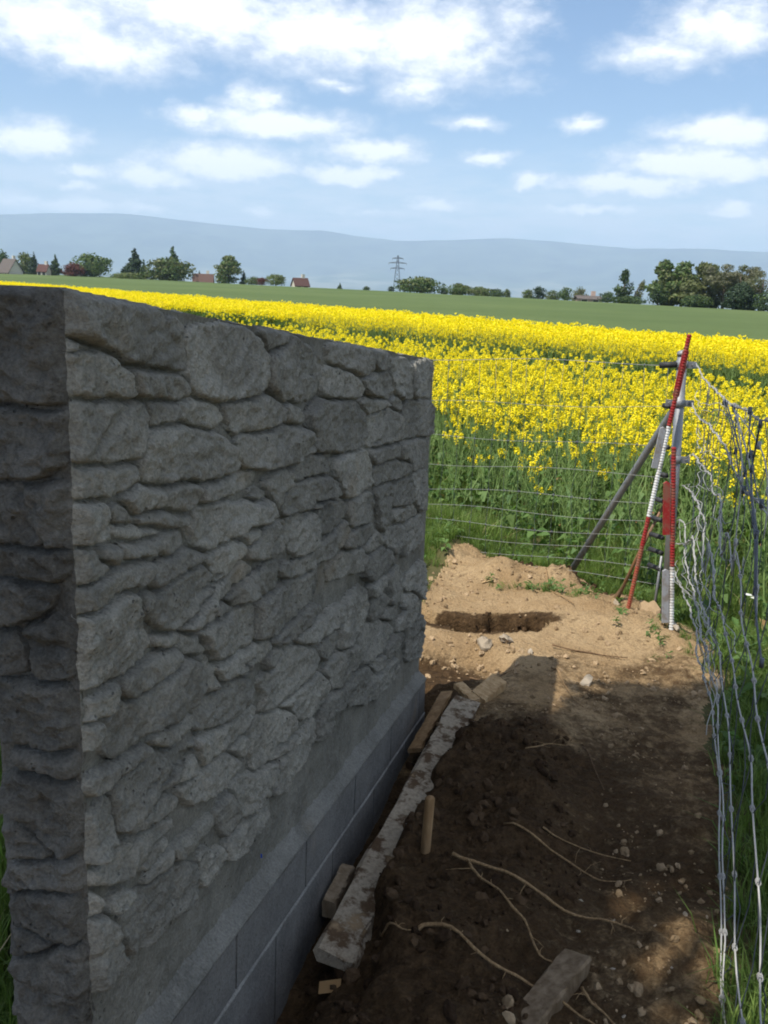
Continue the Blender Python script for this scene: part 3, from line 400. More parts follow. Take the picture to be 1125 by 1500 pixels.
moist_shade = .15 + .75 * sstep(-.7, -.2, s_) * (1 - sstep(2.2, 3.0, s_ + .35 * fbm(gx * 4, gy * 4, 44, 3))) * (1 - .12 * sstep(.85, 1.15, q_)) * (1 - .10 * sstep(.50, .80, q_)) * (1 - .25 * sstep(.62, .85, q_) * (1 - sstep(1.0, 1.6, s_)))  # damp dug soil, plus the near path's shade painted in and its sun patch paler
hole = 1 - sstep(.6, 1.3, ((gx - .54) / .46) ** 2 + ((gy - 5.2) / .19) ** 2 + .5 * fbm(gx * 6, gy * 6, 47, 3)); hole = np.maximum(hole, (1 - sstep(.15, .4, q_)) * sstep(2.3, 2.6, s_) * (1 - sstep(3.2, 3.5, s_)))  # damp earth and painted shade in the hole and by the wall end
moist_shade = np.maximum(moist_shade, .95 * hole); moist_shade = np.maximum(moist_shade, (.30 + .6 * fbm(gx * 3, gy * 3, 46, 4)) * sstep(2.2, 2.6, s_) * (1 - sstep(3.3, 3.75, s_ - .15 * q_))); moist_shade = np.maximum(moist_shade, .5 * (1 - sstep(.0, .4, np.abs(pc(gx, gy) - 4.75))) * (vnoise(gx * 5, gy * 5, 9) > .45))
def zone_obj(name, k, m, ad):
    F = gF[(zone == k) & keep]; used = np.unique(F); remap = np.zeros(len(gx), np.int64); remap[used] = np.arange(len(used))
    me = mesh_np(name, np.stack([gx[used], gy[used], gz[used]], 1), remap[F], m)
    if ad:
        a = me.attributes.new('moist_shade', 'FLOAT', 'POINT'); a.data.foreach_set('value', moist_shade[used].astype(np.float32))
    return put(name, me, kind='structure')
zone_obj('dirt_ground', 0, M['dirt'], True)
zone_obj('grass_verge', 1, M['soil'], False)
zone_obj('crop_soil', 2, M['soil'], False)

# wheat field and the land beyond, as far as the plain below the mountains
ps = np.concatenate([[25.45], 25.45 + np.array(geo(0, 16500, .8, 1.07))]); ts = np.array(sorted([-v for v in geo(0, 15000, 1.5, 1.12)]) + [0.] + geo(0, 15000, 1.5, 1.12))
tt, pp, wF = tensor(ts, ps)
wx = .788 * pp + .616 * tt; wy = .616 * pp - .788 * tt
wz = Zw(wx, wy); wz[pp < 25.5] = -.8
wp = pp[wF].mean(1)
for nm, sel, mm in (('wheat_field', wp < 420, M['wheat']), ('valley_plain', wp >= 420, M['far'])):
    F = wF[sel]; used = np.unique(F); remap = np.zeros(len(wx), np.int64); remap[used] = np.arange(len(used))
    put(nm, mesh_np(nm, np.stack([wx[used], wy[used], wz[used]], 1), remap[F][:, ::-1], mm), kind='structure')

# mountain range across the valley
raz = np.array([a for a, e in RIDGE]); rel = np.array([e for a, e in RIDGE])
azs = np.linspace(-42, 42, 340); ds = np.linspace(9300, 16500, 70)
AZ, DD, mF = tensor(azs, ds)
elr = np.interp(AZ, raz, rel)
HT = 1.55 + 14000 * np.tan(np.radians(elr))
k = np.clip((DD - 9300) / 4700, 0, 1)
prof = .16 * sstep(0, .45, k) + .84 * sstep(.3, 1.0, k) ** 1.15
prof = np.where(DD > 14000, 1 - .35 * (DD - 14000) / 2500, prof)
mx = DD * np.sin(np.radians(AZ)); my = DD * np.cos(np.radians(AZ))
rug = fbm(mx / 1500, my / 1500, 77, 5, .55)
rug = rug + .5 * np.abs(fbm(mx / 700, my / 1400, 80, 3))
mz = -101 + (HT + 101) * prof + rug * 300 * prof * (1 - prof) * 2.2 - 150 * prof * (1 - prof) * np.abs(fbm(mx / 2300, my / 2300, 79, 3)) + 9 * fbm(mx / 380, my / 380, 78, 3) * prof
put('mountain_range', mesh_np('mountain_range', np.stack([mx, my, mz], 1), mF, M['far']), kind='structure')

# ------------------------------------------------------------------ wall
wall = thing('stone_wall', 'grey garden wall cast with stone pattern on a concrete block footing', 'wall', (WP[0], WP[1], 0))
WD3 = Vector((WD[0], WD[1], 0)); WN3 = Vector((WN[0], WN[1], 0)); THK = .155
def fp(u, v, h): return WD3 * u + WN3 * h + Vector((0, 0, v))            # long face, relative to the wall's base point
def fp2(u, v, h): return -WN3 * u - WD3 * h + Vector((0, 0, v))          # short face towards the camera
def wtop(u): return WALL_TOP + WALL_SLOPE * u
def cwig(u, v):
    f = np.exp(-(np.asarray(u) / .016) ** 2); a = .0055 * fbm(np.asarray(v) * 33, 3.3, 140, 4, .65) - .007 * np.clip(fbm(np.asarray(v) * 17, 9.1, 141, 3) - .12, 0, 1); b_ = .0055 * fbm(np.asarray(v) * 31, 5.7, 142, 4, .65) - .007 * np.clip(fbm(np.asarray(v) * 15, 1.1, 143, 3) - .12, 0, 1)
    return f, a, b_          # the ragged arris: a pulls it back along the long face, b_ along the short one
def panel():
    us = np.linspace(0, WALL_L, 230); fr = np.linspace(0, 1, 130)
    U, Fr, F = tensor(us, fr); zt = wtop(U) - .004 + .006 * fbm(U * 9, U * 0, 12, 3); zb = wtop(U) - 1.46
    Vv = zb + (zt - zb) * Fr
    ed = np.minimum(1, np.minimum(U, WALL_L - U) / .02) * np.minimum(1, (1 - Fr) / .012)
    Hh = ed * (-.005 + .004 * fbm(U * 8, Vv * 8, 41, 4, .6) + .006 * fbm(U * 30, Vv * 30, 42, 3, .6))
    f_, a_, b_ = cwig(U, Vv); U = U - f_ * a_; Hh = Hh + f_ * b_
    V = WD[None, :] * U[:, None] + WN[None, :] * Hh[:, None]
    verts = [np.concatenate([V, Vv[:, None]], 1)]; faces = [F]; off = len(U)
    us2 = np.linspace(0, THK, 20); U, Fr, F2 = tensor(us2, fr); zt = wtop(0) - .004 + .006 * fbm(U * 0, U * 0, 12, 3); zb = wtop(0) - 1.46; Vv = zb + (zt - zb) * Fr
    ed = np.minimum(1, np.minimum(U, THK - U) / .02) * np.minimum(1, (1 - Fr) / .02)
    Hh = ed * (-.003 + .005 * fbm(U * 18, Vv * 18, 45, 4, .6))
    f_, a_, b_ = cwig(U, Vv); U = U - f_ * b_; Hh = Hh + f_ * a_
    V = -WN[None, :] * U[:, None] - WD[None, :] * Hh[:, None]
    verts.append(np.concatenate([V, Vv[:, None]], 1)); faces.append(F2[:, ::-1] + off); off += len(U)
    # back, far end and top
    def sheet(P, na, nb):
        nonlocal off
        A, B, F3 = tensor(np.linspace(0, 1, na), np.linspace(0, 1, nb))
        pts = np.array([P(a, b) for a, b in zip(A, B)]); verts.append(pts); faces.append(F3 + off); off += len(A)
    sheet(lambda a, b: tuple(fp(WALL_L * (1 - a), wtop(WALL_L * (1 - a)) - 1.46 + b * 1.456, -THK)), 20, 2)
    sheet(lambda a, b: tuple(fp(WALL_L, wtop(WALL_L) - 1.46 + b * 1.456, -THK * a)), 3, 2)
    sheet(lambda a, b: tuple(fp(WALL_L * a, wtop(WALL_L * a) - .004 + .006 * float(fbm(WALL_L * a * 9, 0, 12, 3)) + (.012 * float(fbm(WALL_L * a * 14, b * 6, 13, 3)) if 0 < b < 1 and 0 < a < 1 else 0), -THK * b)), 230, 9)
    FF = np.concatenate(faces); fm = np.zeros(len(FF), int); fm[len(F):len(F) + len(F2)] = 1
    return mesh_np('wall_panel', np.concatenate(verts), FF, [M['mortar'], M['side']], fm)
put('wall_panel', panel(), wall)

def chaikin(P, it=2):
    P = np.asarray(P, float)
    for _ in range(it):
        Q = np.roll(P, -1, 0); P = np.stack([P * .86 + Q * .14, P * .14 + Q * .86], 1).reshape(-1, 2)
    return P
def inside(P, X):
    x, y = X[:, 0], X[:, 1]; r = np.zeros(len(X), bool)
    for (x0, y0), (x1, y1) in zip(P, np.roll(P, -1, 0)):
        c = ((y0 > y) != (y1 > y)); r ^= c & (x < (x1 - x0) * (y - y0) / ((y1 - y0) if y1 != y0 else 1e-9) + x0)
    return r
def pdist(P, X, vec=False):
    d = np.full(len(X), 1e9); vy = np.zeros(len(X))
    for a, b in zip(P, np.roll(P, -1, 0)):
        e = b - a; t = np.clip(((X - a) @ e) / max(e @ e, 1e-12), 0, 1); w = X - a - t[:, None] * e; l = np.linalg.norm(w, axis=1); vy = np.where(l < d, w[:, 1] / (l + 1e-9), vy); d = np.minimum(d, l)
    return (d, vy) if vec else d
def stones(polys, face, m, swap, width, top, step, gmax, H0, H1, rad, rough, seed, edges):
    """cells of a cast stone pattern: each traced stone grows until it nearly meets its neighbours, leaving a narrow smeared joint"""
    nu = int(width / step) + 1; us = np.linspace(0, width, nu); tmax = max(max(float(top(q[0])) - q[1] for q in p) for p in polys) + .04
    nv = int(tmax / step) + 1; vs = np.linspace(0, tmax, nv)
    D1 = np.full((nv, nu), 1e3); D2 = np.full((nv, nu), 1e3); LB = np.full((nv, nu), -1); own = []
    for i, poly in enumerate(polys):
        P = chaikin(poly, 2); tt_ = top(P[:, 0]) - P[:, 1]; lo, hi = np.array([P[:, 0].min(), tt_.min()]) - .045, np.array([P[:, 0].max(), tt_.max()]) + .045
        a0, a1 = np.searchsorted(us, lo[0]), np.searchsorted(us, hi[0]); b0, b1 = np.searchsorted(vs, lo[1]), np.searchsorted(vs, hi[1])
        if a1 - a0 < 3 or b1 - b0 < 3: own.append(None); continue
        A, B = np.meshgrid(us[a0:a1], vs[b0:b1]); B = top(A) - B; X = np.stack([A.ravel(), B.ravel()], 1)
        X = X + np.stack([.006 * fbm(X[:, 0] * 26, X[:, 1] * 26, seed + 1, 3, .6), .006 * fbm(X[:, 0] * 26, X[:, 1] * 26, seed + 2, 3, .6)], 1)
        d = pdist(P, X); d = np.where(inside(P, X), -d, d).reshape(A.shape); own.append((a0, a1, b0, b1, d, P))
        s1, s2, sl = D1[b0:b1, a0:a1], D2[b0:b1, a0:a1], LB[b0:b1, a0:a1]
        w = d < s1; s2[:] = np.where(w, s1, np.minimum(s2, d)); sl[:] = np.where(w, i, sl); s1[:] = np.where(w, d, s1)
    on = face(0, 0, 1) - face(0, 0, 0)
    for i, o_ in enumerate(own):
        if o_ is None: continue
        a0, a1, b0, b1, d, P = o_; L_ = LB[b0:b1, a0:a1]
        other = np.where(L_ == i, D2[b0:b1, a0:a1], D1[b0:b1, a0:a1]); A, B = np.meshgrid(us[a0:a1], vs[b0:b1]); B = top(A) - B
        g = gmax * (1 + .5 * fbm(A * 20, B * 20, seed + 5, 2))
        dj = np.minimum((other - d) / 2, g - d); dj = np.minimum(dj, top(A) - B + .003 + .006 * fbm(A * 22, 1.5, seed + 33, 4, .65))
        gy, gx_ = np.gradient(dj, step)
        gy = np.clip(-gy, -1, 1)
        re = rad * (.92 - .42 * gy); mx_ = dj.max()
        if mx_ < .004: continue
        re = np.minimum(re, .7 * mx_ + .002); dn = np.clip((dj - .0025) / re, 0, 1)
        rs = random.Random(seed * 31 + i); H = H0 + (H1 - H0) * rs.random(); H *= min(1, mx_ / .018)
        c = P.mean(0); t0, t1 = rs.gauss(0, .07), rs.gauss(-.05, .06); ext = P.max(0) - P.min(0); sm = min(1, min(ext) / .07)
        th = rs.gauss(.15, .4); ca, sa = math.cos(th), math.sin(th); la, lb = (A - c[0]) * ca + (B - c[1]) * sa, -(A - c[0]) * sa + (B - c[1]) * ca
        hh = H * (1 - (1 - dn) ** 2.4) + dn * np.clip((A - c[0]) * t0 + (B - c[1]) * t1, -.009, .010)
        hh = hh + dn * rough * (.007 * sm * fbm(A * 15, B * 15, i * 3 + 1, 3, .55) + .0060 * fbm(la * 22, lb * 65, i * 3 + 2, 3, .6) * sm + .0034 * fbm(A * 90, B * 90, i * 3 + 3, 2) - .010 * sm * np.clip(fbm(la * 6, lb * 26, i * 3 + 7, 2) - .22, 0, 1))
        ew = np.ones_like(hh)
        for e_, wd_, keep_ in edges: ew = np.minimum(ew, keep_ + (1 - keep_) * sstep(0, 1, np.abs(A - e_) / (wd_ * (1 + 1.6 * fbm(A * 3, B * 28, seed + 21, 3, .6)))))
        ew = np.minimum(ew, .25 + .75 * sstep(.0, .014, top(A) - B))
        hh = np.where(dj < .0025, -.009, np.maximum(hh * ew, -.009))
        ok = dj > -.004; n0, n1 = ok.shape; idx = np.arange(n0 * n1).reshape(n0, n1)
        Q = np.stack([idx[:-1, :-1], idx[1:, :-1], idx[1:, 1:], idx[:-1, 1:]], -1).reshape(-1, 4); Q = Q[ok.ravel()[Q].all(1)]
        if len(Q) < 6: continue
        used = np.unique(Q); rm = np.zeros(n0 * n1, np.int64); rm[used] = np.arange(len(used)); F = rm[Q]
        org = face(float(c[0]), float(c[1]), 0); Au, Bu, Hu = A.ravel()[used], B.ravel()[used], hh.ravel()[used]
        f_, ca_, cb_ = cwig(Au, Bu)
        if swap: Au = Au - f_ * cb_; Hu = Hu + f_ * ca_
        else: Au = Au - f_ * ca_; Hu = Hu + f_ * cb_
        e0 = np.array(face(1, 0, 0)) - np.array(face(0, 0, 0)); e2 = np.array(on)
        V = np.outer(Au, e0) + np.stack([0 * Bu, 0 * Bu, Bu], 1) + np.outer(Hu, e2) - np.array(org)
        if Vector(e0).cross(Vector((0, 0, 1))).dot(on) < 0: F = F[:, ::-1]
        put('stone', mesh_np('stone', V, F, m), wall, org)
stones([np.array(p) for p in STONES], fp, M['stone'], False, WALL_L, lambda u: WALL_TOP + WALL_SLOPE * np.asarray(u), .0050, .013, .0135, .021, .0095, 1.3, 3, ((0, .014, 0.), (WALL_L, .03, .15)))
sp_ = []
for poly in SIDE_STONES:
    poly = np.array(poly, float); poly[:, 0] = np.clip(poly[:, 0], -.01, THK + .01); sp_.append(poly)
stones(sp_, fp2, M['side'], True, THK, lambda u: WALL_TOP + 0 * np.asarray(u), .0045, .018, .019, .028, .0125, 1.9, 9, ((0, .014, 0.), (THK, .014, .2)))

# footing of concrete blocks: two courses standing 3 cm proud, with pale joints
def slab(u0, u1, a0, a1, h0, h1, me_name, m, seg=8, jit=.0032, bev=.0006):
    """a block of the footing; a = distance below the wall top"""
    b = MB(); us = np.linspace(u0, u1, seg); prof = [(a1, h0), (a1, h1 - bev), (a1 - bev, h1), (a0 + bev, h1), (a0, h1 - bev), (a0, h0)]
    o = fp(u0, wtop(u0) - a1, 0); vs = []
    for u in us:
        for (a, h) in prof:
            j = jit * float(fbm(u * 14 + a * 9, a * 40 + h, 60, 3)) if h > h0 else 0
            vs.append(fp(float(u), wtop(float(u)) - a + j, h + j) - o)
    k_ = len(prof); fs = [(i * k_ + j, i * k_ + (j + 1) % k_, (i + 1) * k_ + (j + 1) % k_, (i + 1) * k_ + j) for i in range(seg - 1) for j in range(k_)]
    fs += [tuple(range(k_))[::-1], tuple((seg - 1) * k_ + j for j in range(k_))]
    b.add(vs, fs); me = b.mesh(me_name, m)
    put(me_name, me, wall, o)
L2 = WALL_L + .02
for row, (a0, a1, offs) in enumerate(((1.447, 1.600, .42), (1.612, 1.97, .16))):
    u = -.02 - offs + .0; 
    while u < L2 - .03:
        v0, v1 = max(u, -.02), min(u + .50, L2)
        if v1 - v0 > .02: slab(v0 + .0001, v1 - .0001, a0, a1, -THK - .02, .031 + (.002 if row else 0) + random.uniform(-.0005, .0005), 'concrete_block', M['block'])
        u += .51
slab(-.019, L2 - .001, 1.6005, 1.6115, -THK - .01, .0345, 'mortar_joint', M['joint'], 80, .006, .003)
def fillet():
    us = np.linspace(-.018, L2 - .002, 150); vs = []; prof = [(1.449, .0), (1.450, .0305), (1.439, .033), (1.428, .024), (1.414, .006), (1.385, -.014)]
    o = fp(0, 0, 0)
    for u in us:
        w = float(fbm(u * 10, 2.2, 70, 4, .6)); w2 = float(fbm(u * 24, 7.2, 71, 3, .6))
        for i, (a, h) in enumerate(prof):
            vs.append(fp(float(u), wtop(float(u)) - a + (.010 * w + .006 * w2) * (i in (2, 3, 4)), h + (.006 * w2 + .004 * w) * (i in (2, 3))))
    n = len(prof); fs = [(i * n + j, i * n + j + 1, (i + 1) * n + j + 1, (i + 1) * n + j) for i in range(len(us) - 1) for j in range(n - 1)]
    fs += [tuple(range(n))[::-1], tuple((len(us) - 1) * n + j for j in range(n))]
    b = MB(); b.add(vs, fs); put('mortar_ledge', b.mesh('mortar_ledge', M['ledge'], True), wall)
    b = MB(); b.box(fp(.80, wtop(.80) - 1.355, .004), (.004, .002, .011)); put('paint_mark', b.mesh('paint_mark', mat('blue_chalk', lambda t: principled(t, (.02, .06, .32), .9))), wall)
fillet()
# broken crust on the near top corner, sunlight put into its pale colour
for (u, h, w) in ((.03, -.03, .028), (.075, -.05, .034), (.12, -.02, .026), (.03, -.10, .03), (.165, -.045, .022)):
    b = MB(); vs = []
    for k_ in range(9): vs.append((w * math.cos(k_ * .7) * (.7 + .5 * random.random()), w * math.sin(k_ * .7) * (.7 + .5 * random.random()), -.004))
    vs += [(x * .6, y * .6, .002 + .003 * random.random()) for x, y, z in vs]
    b.add(vs, [(k_, (k_ + 1) % 9, 9 + (k_ + 1) % 9, 9 + k_) for k_ in range(9)] + [tuple(range(9, 18))])
    put('mortar_crust', b.mesh('mortar_crust', M['crust']), wall, fp(u, wtop(u) - .007, h))

# ------------------------------------------------------------------ scatter helper (points baked, instanced by geometry nodes)
def proto_coll(name, meshes):
    c = bpy.data.collections.new(name)
    for i, me in enumerate(meshes):
        o = bpy.data.objects.new(name, me); c.objects.link(o)
    return c
def scatter(name, coll, P, scale, rot, idx, **props):
    me = bpy.data.meshes.new(name); me.vertices.add(len(P)); me.vertices.foreach_set('co', np.asarray(P, np.float32).ravel())
    for nm, ty, d, key in (('sc', 'FLOAT', scale, 'value'), ('ix', 'INT', idx, 'value'), ('ro', 'FLOAT_VECTOR', rot, 'vector')):
        a = me.attributes.new(nm, ty, 'POINT'); a.data.foreach_set(key, np.asarray(d).astype(np.int32 if ty == 'INT' else np.float32).ravel())
    o = put(name, me, **props)
    g = bpy.data.node_groups.new(name, 'GeometryNodeTree')
    g.interface.new_socket('Geometry', in_out='INPUT', socket_type='NodeSocketGeometry'); g.interface.new_socket('Geometry', in_out='OUTPUT', socket_type='NodeSocketGeometry')
    N = g.nodes.new; gi, go = N('NodeGroupInput'), N('NodeGroupOutput'); ip = N('GeometryNodeInstanceOnPoints'); ci = N('GeometryNodeCollectionInfo')
    ci.inputs['Collection'].default_value = coll; ci.inputs['Separate Children'].default_value = True; ci.inputs['Reset Children'].default_value = True
    ip.inputs['Pick Instance'].default_value = True
    def at(nm, ty):
        n = N('GeometryNodeInputNamedAttribute'); n.data_type = ty; n.inputs['Name'].default_value = nm; return n.outputs['Attribute']
    er = N('FunctionNodeEulerToRotation')
    L = g.links.new
    L(gi.outputs[0], ip.inputs['Points']); L(ci.outputs[0], ip.inputs['Instance']); L(at('ix', 'INT'), ip.inputs['Instance Index'])
    L(at('ro', 'FLOAT_VECTOR'), er.inputs[0]); L(er.outputs[0], ip.inputs['Rotation']); L(at('sc', 'FLOAT'), ip.inputs['Scale']); L(ip.outputs[0], go.inputs[0])
    md = o.modifiers.new('scatter', 'NODES'); md.node_group = g
    return o
def eul(n, tilt): return np.stack([RNG.normal(0, tilt, n), RNG.normal(0, tilt, n), RNG.uniform(0, 6.283, n)], 1)

# ------------------------------------------------------------------ rape plants
def raceme(b, c, up, r, h, n, fs):
    for _ in range(n):
        a = random.uniform(0, 6.283); t = random.random(); rr = r * (1 - .35 * t) * math.sqrt(random.uniform(.25, 1))
        p = c + up * (h * (t - .6)) + Vector((math.cos(a) * rr, math.sin(a) * rr, random.uniform(-.006, .006)))
        nrm = Vector((math.cos(a) * .8 + random.gauss(0, .4), math.sin(a) * .8 + random.gauss(0, .4), .7 + random.gauss(0, .4))).normalized()
        u = nrm.orthogonal().normalized(); v = nrm.cross(u); q = random.uniform(0, 1.57)
        u2 = (u * math.cos(q) + v * math.sin(q)) * fs; v2 = nrm.cross(u2)
        b.quad(p, u2, v2 * .62); 
        if fs < .009: b.quad(p + nrm * .001, u2 * .6, v2)
def rape(seed, H, full=True):
    random.seed(seed); st, lf, bl = MB(), MB(), MB()
    bend = Vector((random.gauss(0, .05), random.gauss(0, .05), 0))
    def sp(t): return Vector((0, 0, H * .86 * t)) + bend * t * t
    st.tube([sp(0), sp(.35), sp(.7), sp(1)], [.007, .006, .0045, .003], 4, 0, False)
    tips = [(sp(1), Vector((0, 0, 1)))]
    nb = random.randint(3, 5)
    for k_ in range(nb):
        t = .46 + .44 * k_ / nb; a = k_ * 2.4 + random.random(); L_ = max(.06, H * (random.uniform(.76, .97) - .86 * t))
        d = Vector((math.cos(a), math.sin(a), 0)); p0 = sp(t); p1 = p0 + d * L_ * .32 + Vector((0, 0, L_ * .55)); p2 = p0 + d * L_ * .42 + Vector((0, 0, L_ * 1.05))
        st.tube([p0, p1, p2], [.004, .003, .002], 3, 0, False); tips.append((p2, (p2 - p1).normalized()))
    for (p, up) in tips:
        n = random.randint(26, 38); r = random.uniform(.020, .033)
        raceme(bl, p + up * .02, up, r, .055, n, .0068)
        bl.tube([p + up * .02, p + up * .048], [.007, .004], 4, 1)
        for _ in range(13):                                               # young pods below the flowers
            a = random.uniform(0, 6.283); q = p - up * random.uniform(.02, .20); st.tube([q, q + Vector((math.cos(a) * .03, math.sin(a) * .03, .02))], .0012, 3, 0, False)
    for k_ in range(11):
        t = random.uniform(.05, .68); a = k_ * 2.4; L_ = random.uniform(.07, .155) * (1.15 - t * .9); w = L_ * random.uniform(.2, .32)
        d = Vector((math.cos(a), math.sin(a), 0)); s_ = Vector((-d.y, d.x, 0)); p0 = sp(t); dr = random.uniform(-.5, .25)
        p1 = p0 + d * L_ * .5 + Vector((0, 0, L_ * .28)); p2 = p0 + d * L_ + Vector((0, 0, L_ * dr))
        m_ = 1 if (t < .22 and random.random() < .5) else 0
        if m_: L_ *= .55; w *= .5; p1 = p0 + d * L_ * .5 + Vector((0, 0, L_ * .2)); p2 = p0 + d * L_ - Vector((0, 0, L_ * .4))
        tw = s_ * w + Vector((0, 0, random.gauss(0, w * .4)))
        lf.add([p0 - s_ * w * .2, p0 + s_ * w * .2, p1 + tw, p1 - tw, p2 + s_ * w * .25, p2 - s_ * w * .25, p1], [(0, 1, 2, 6), (0, 6, 3), (6, 2, 4), (3, 6, 4, 5)], m_)
    return st, lf, bl
NV = 6
rp = [rape(100 + i, random.Random(i).uniform(.98, 1.16)) for i in range(NV)]
rape_parts = [(a.mesh('stalk', M['stalk']), b.mesh('leaves', [M['rleaf'], M['brownleaf']]), c.mesh('blossoms', [M['petal'], M['bud']])) for a, b, c in rp]
def joined(tr, name):
    b = MB(); mats = [M['stalk'], M['rleaf'], M['brownleaf'], M['petal'], M['bud']]
    for q, offm in zip(tr, (0, 1, 3)):
        base = len(b.v); b.v += q.v; b.f += [tuple(i + base for i in f) for f in q.f]; b.m += [m_ + offm for m_ in q.m]
    return b.mesh(name, mats)
random.seed(11)
rape_coll = proto_coll('rape_plant_shape', [joined(t, 'rape_plant_shape') for t in rp] + [joined((t[0], t[1], MB()), 'rape_plant_unopened_shape') for t in rp])
def rape_top(seed):
    """0.9 m square of crop tops for farther away"""
    random.seed(seed); b = MB()
    for _ in range(26):
        x, y = random.uniform(-.45, .45), random.uniform(-.45, .45); h = random.gauss(1.0, .07)
        b.tube([(x, y, .35), (x + random.gauss(0, .03), y + random.gauss(0, .03), h - .1)], .006, 3, 0, False)
        for _ in range(4):
            c = Vector((x + random.gauss(0, .075), y + random.gauss(0, .075), h - abs(random.gauss(0, .09)) - .03))
            for _ in range(7):
                n_ = Vector((random.gauss(0, 1), random.gauss(0, 1), random.gauss(.5, 1))).normalized(); u = n_.orthogonal().normalized() * .017
                b.quad(c + Vector((random.gauss(0, .016), random.gauss(0, .016), random.gauss(0, .018))), u, n_.cross(u), 2)
        for _ in range(3):
            a = random.uniform(0, 6.28); d = Vector((math.cos(a), math.sin(a), .1)) * .07; b.quad(Vector((x, y, random.uniform(.4, .85))) + d, d, Vector((-d.y, d.x, .02)) * .4, 1)
    return b.mesh('rape_patch_shape', [M['stalk'], M['rleaf'], M['petal']])
patch_coll = proto_coll('rape_patch_shape', [rape_top(300 + i) for i in range(5)])
random.seed(12)
def in_view(x, y, m=.6): return (np.abs(x + .01 * y) < .44 * y + m) & (y > 0)
def rape_edge(x, y): return 4.98 + .12 * fbm(np.asarray(x) * 1.3, np.asarray(y) * 1.3, 90, 3)
def tram(p): return ((p > 11.2) & (p < 15.9))
# near crop: single plants
n = 36000; X = RNG.uniform(-14, 16, n); Y = RNG.uniform(2, 30, n); P_ = pc(X, Y)
dens = .78
ok = (P_ > rape_edge(X, Y)) & (P_ < 17.5) & in_view(X, Y) & ~tram(P_) & (RNG.random(n) < dens * np.clip(.55 + .9 * vnoise(X * 1.1, Y * 1.1, 95), 0, 1) * np.where(P_ < 5.9, .85, 1))
X, Y = X[ok], Y[ok]; P_ = pc(X, Y)
# wheel tracks thin out; drop what other plants surely hide keeps the count down
order = np.argsort(P_ * 1.0 + .12 * np.abs(Y - 7.5)); X, Y, P_ = X[order], Y[order], P_[order]
dist = np.hypot(X, Y); big = np.zeros(len(X), bool)
cand = np.where((X > Y * (.02) - .1))[0]
big[cand[:260]] = True
lab = 'green stemmed rape plant in the front rows of the yellow crop behind the wire fence'
Zp = Z(X, Y, False)
for j in np.where(big)[0]:
    v = random.randrange(NV)
    o = bpy.data.objects.new('rape_plant', None); COL.objects.link(o); o.location = (X[j], Y[j], Zp[j]); s_c = random.uniform(.86, 1.06) if random.random() > (.60 if P_[j] < 5.9 else .1) else random.uniform(.55, .80)
    o.rotation_euler = (random.gauss(0, .07), random.gauss(0, .07), random.uniform(0, 6.283)); o.scale = (s_c, s_c, s_c)
    o['label'] = lab; o['category'] = 'rape plant'; o['group'] = 'rape plants along the field edge'; o['kind'] = 'thing'
    for me in rape_parts[v][:2 if (P_[j] < 5.9 and random.random() < .80) else 3]:
        c = bpy.data.objects.new(me.name.split('.')[0], me); COL.objects.link(c); c.parent = o
r_ = ~big; n = r_.sum()
scatter('rape_crop', rape_coll, np.stack([X[r_], Y[r_], Zp[r_]], 1), RNG.uniform(.86, 1.08, n) * np.where((P_[r_] < 5.9) & (RNG.random(n) < .6), RNG.uniform(.62, .8, n), 1), eul(n, .06), RNG.integers(0, NV, n) + NV * ((P_[r_] < 5.9) & (RNG.random(n) < .82)), kind='stuff', label='yellow flowering rape crop filling the field beyond the front rows', category='crop')
# far crop: patches of tops
G = np.mgrid[-40:40:.62, 10:85:.62].reshape(2, -1) + RNG.normal(0, .16, (2, len(np.mgrid[-40:40:.62, 10:85:.62].reshape(2, -1)[0])))
X, Y = G; P_ = pc(X, Y); ok = (P_ > 17.3) & (P_ < 25.0) & in_view(X, Y, 2.0); X, Y = X[ok], Y[ok]; n = len(X)
scatter('far_rape_crop', patch_coll, np.stack([X, Y, Z(X, Y, False)], 1), RNG.uniform(.94, 1.05, n), eul(n, .02), RNG.integers(0, 5, n), kind='stuff', label='dense yellow rape crop beyond the wheel track', category='crop')

# ------------------------------------------------------------------ grass
def tuft(seed, h, n, spread, lean, mats=None, wide=.0022):
    random.seed(seed); b = MB()
    for _ in range(n):
        x, y = random.gauss(0, spread), random.gauss(0, spread); a = random.uniform(0, 6.283); d = Vector((math.cos(a), math.sin(a), 0)); s_ = Vector((-d.y, d.x, 0))
        L_ = h * random.uniform(.5, 1.1); le = abs(random.gauss(0, lean)); w = wide * random.uniform(.7, 1.4)
        p0 = Vector((x, y, -.02)); p1 = p0 + Vector((0, 0, L_ * .55)) + d * L_ * le * .3; p2 = p0 + Vector((0, 0, L_ * (1 - .3 * le))) + d * L_ * le
        m_ = 1 if random.random() < .06 else 0
        b.add([p0 - s_ * w, p0 + s_ * w, p1 + s_ * w * .8, p1 - s_ * w * .8, p2], [(0, 1, 2, 3), (3, 2, 4)], m_)
    return b.mesh('grass_tuft_shape', [M['grass'], M['straw']])
def weed(seed):
    random.seed(seed); b = MB()
    for k_ in range(9):
        a = k_ * 2.4; d = Vector((math.cos(a), math.sin(a), 0)); s_ = Vector((-d.y, d.x, 0)); L_ = random.uniform(.04, .09); w = L_ * .2; z0 = random.uniform(0, .1)
        p0 = Vector((0, 0, z0)); p1 = p0 + d * L_ * .5 + Vector((0, 0, L_ * .4)); p2 = p0 + d * L_ + Vector((0, 0, L_ * random.uniform(-.1, .5)))
        b.add([p0, p1 + s_ * w, p2, p1 - s_ * w], [(0, 1, 2, 3)])
    return b.mesh('weed_shape', [M['rleaf']])
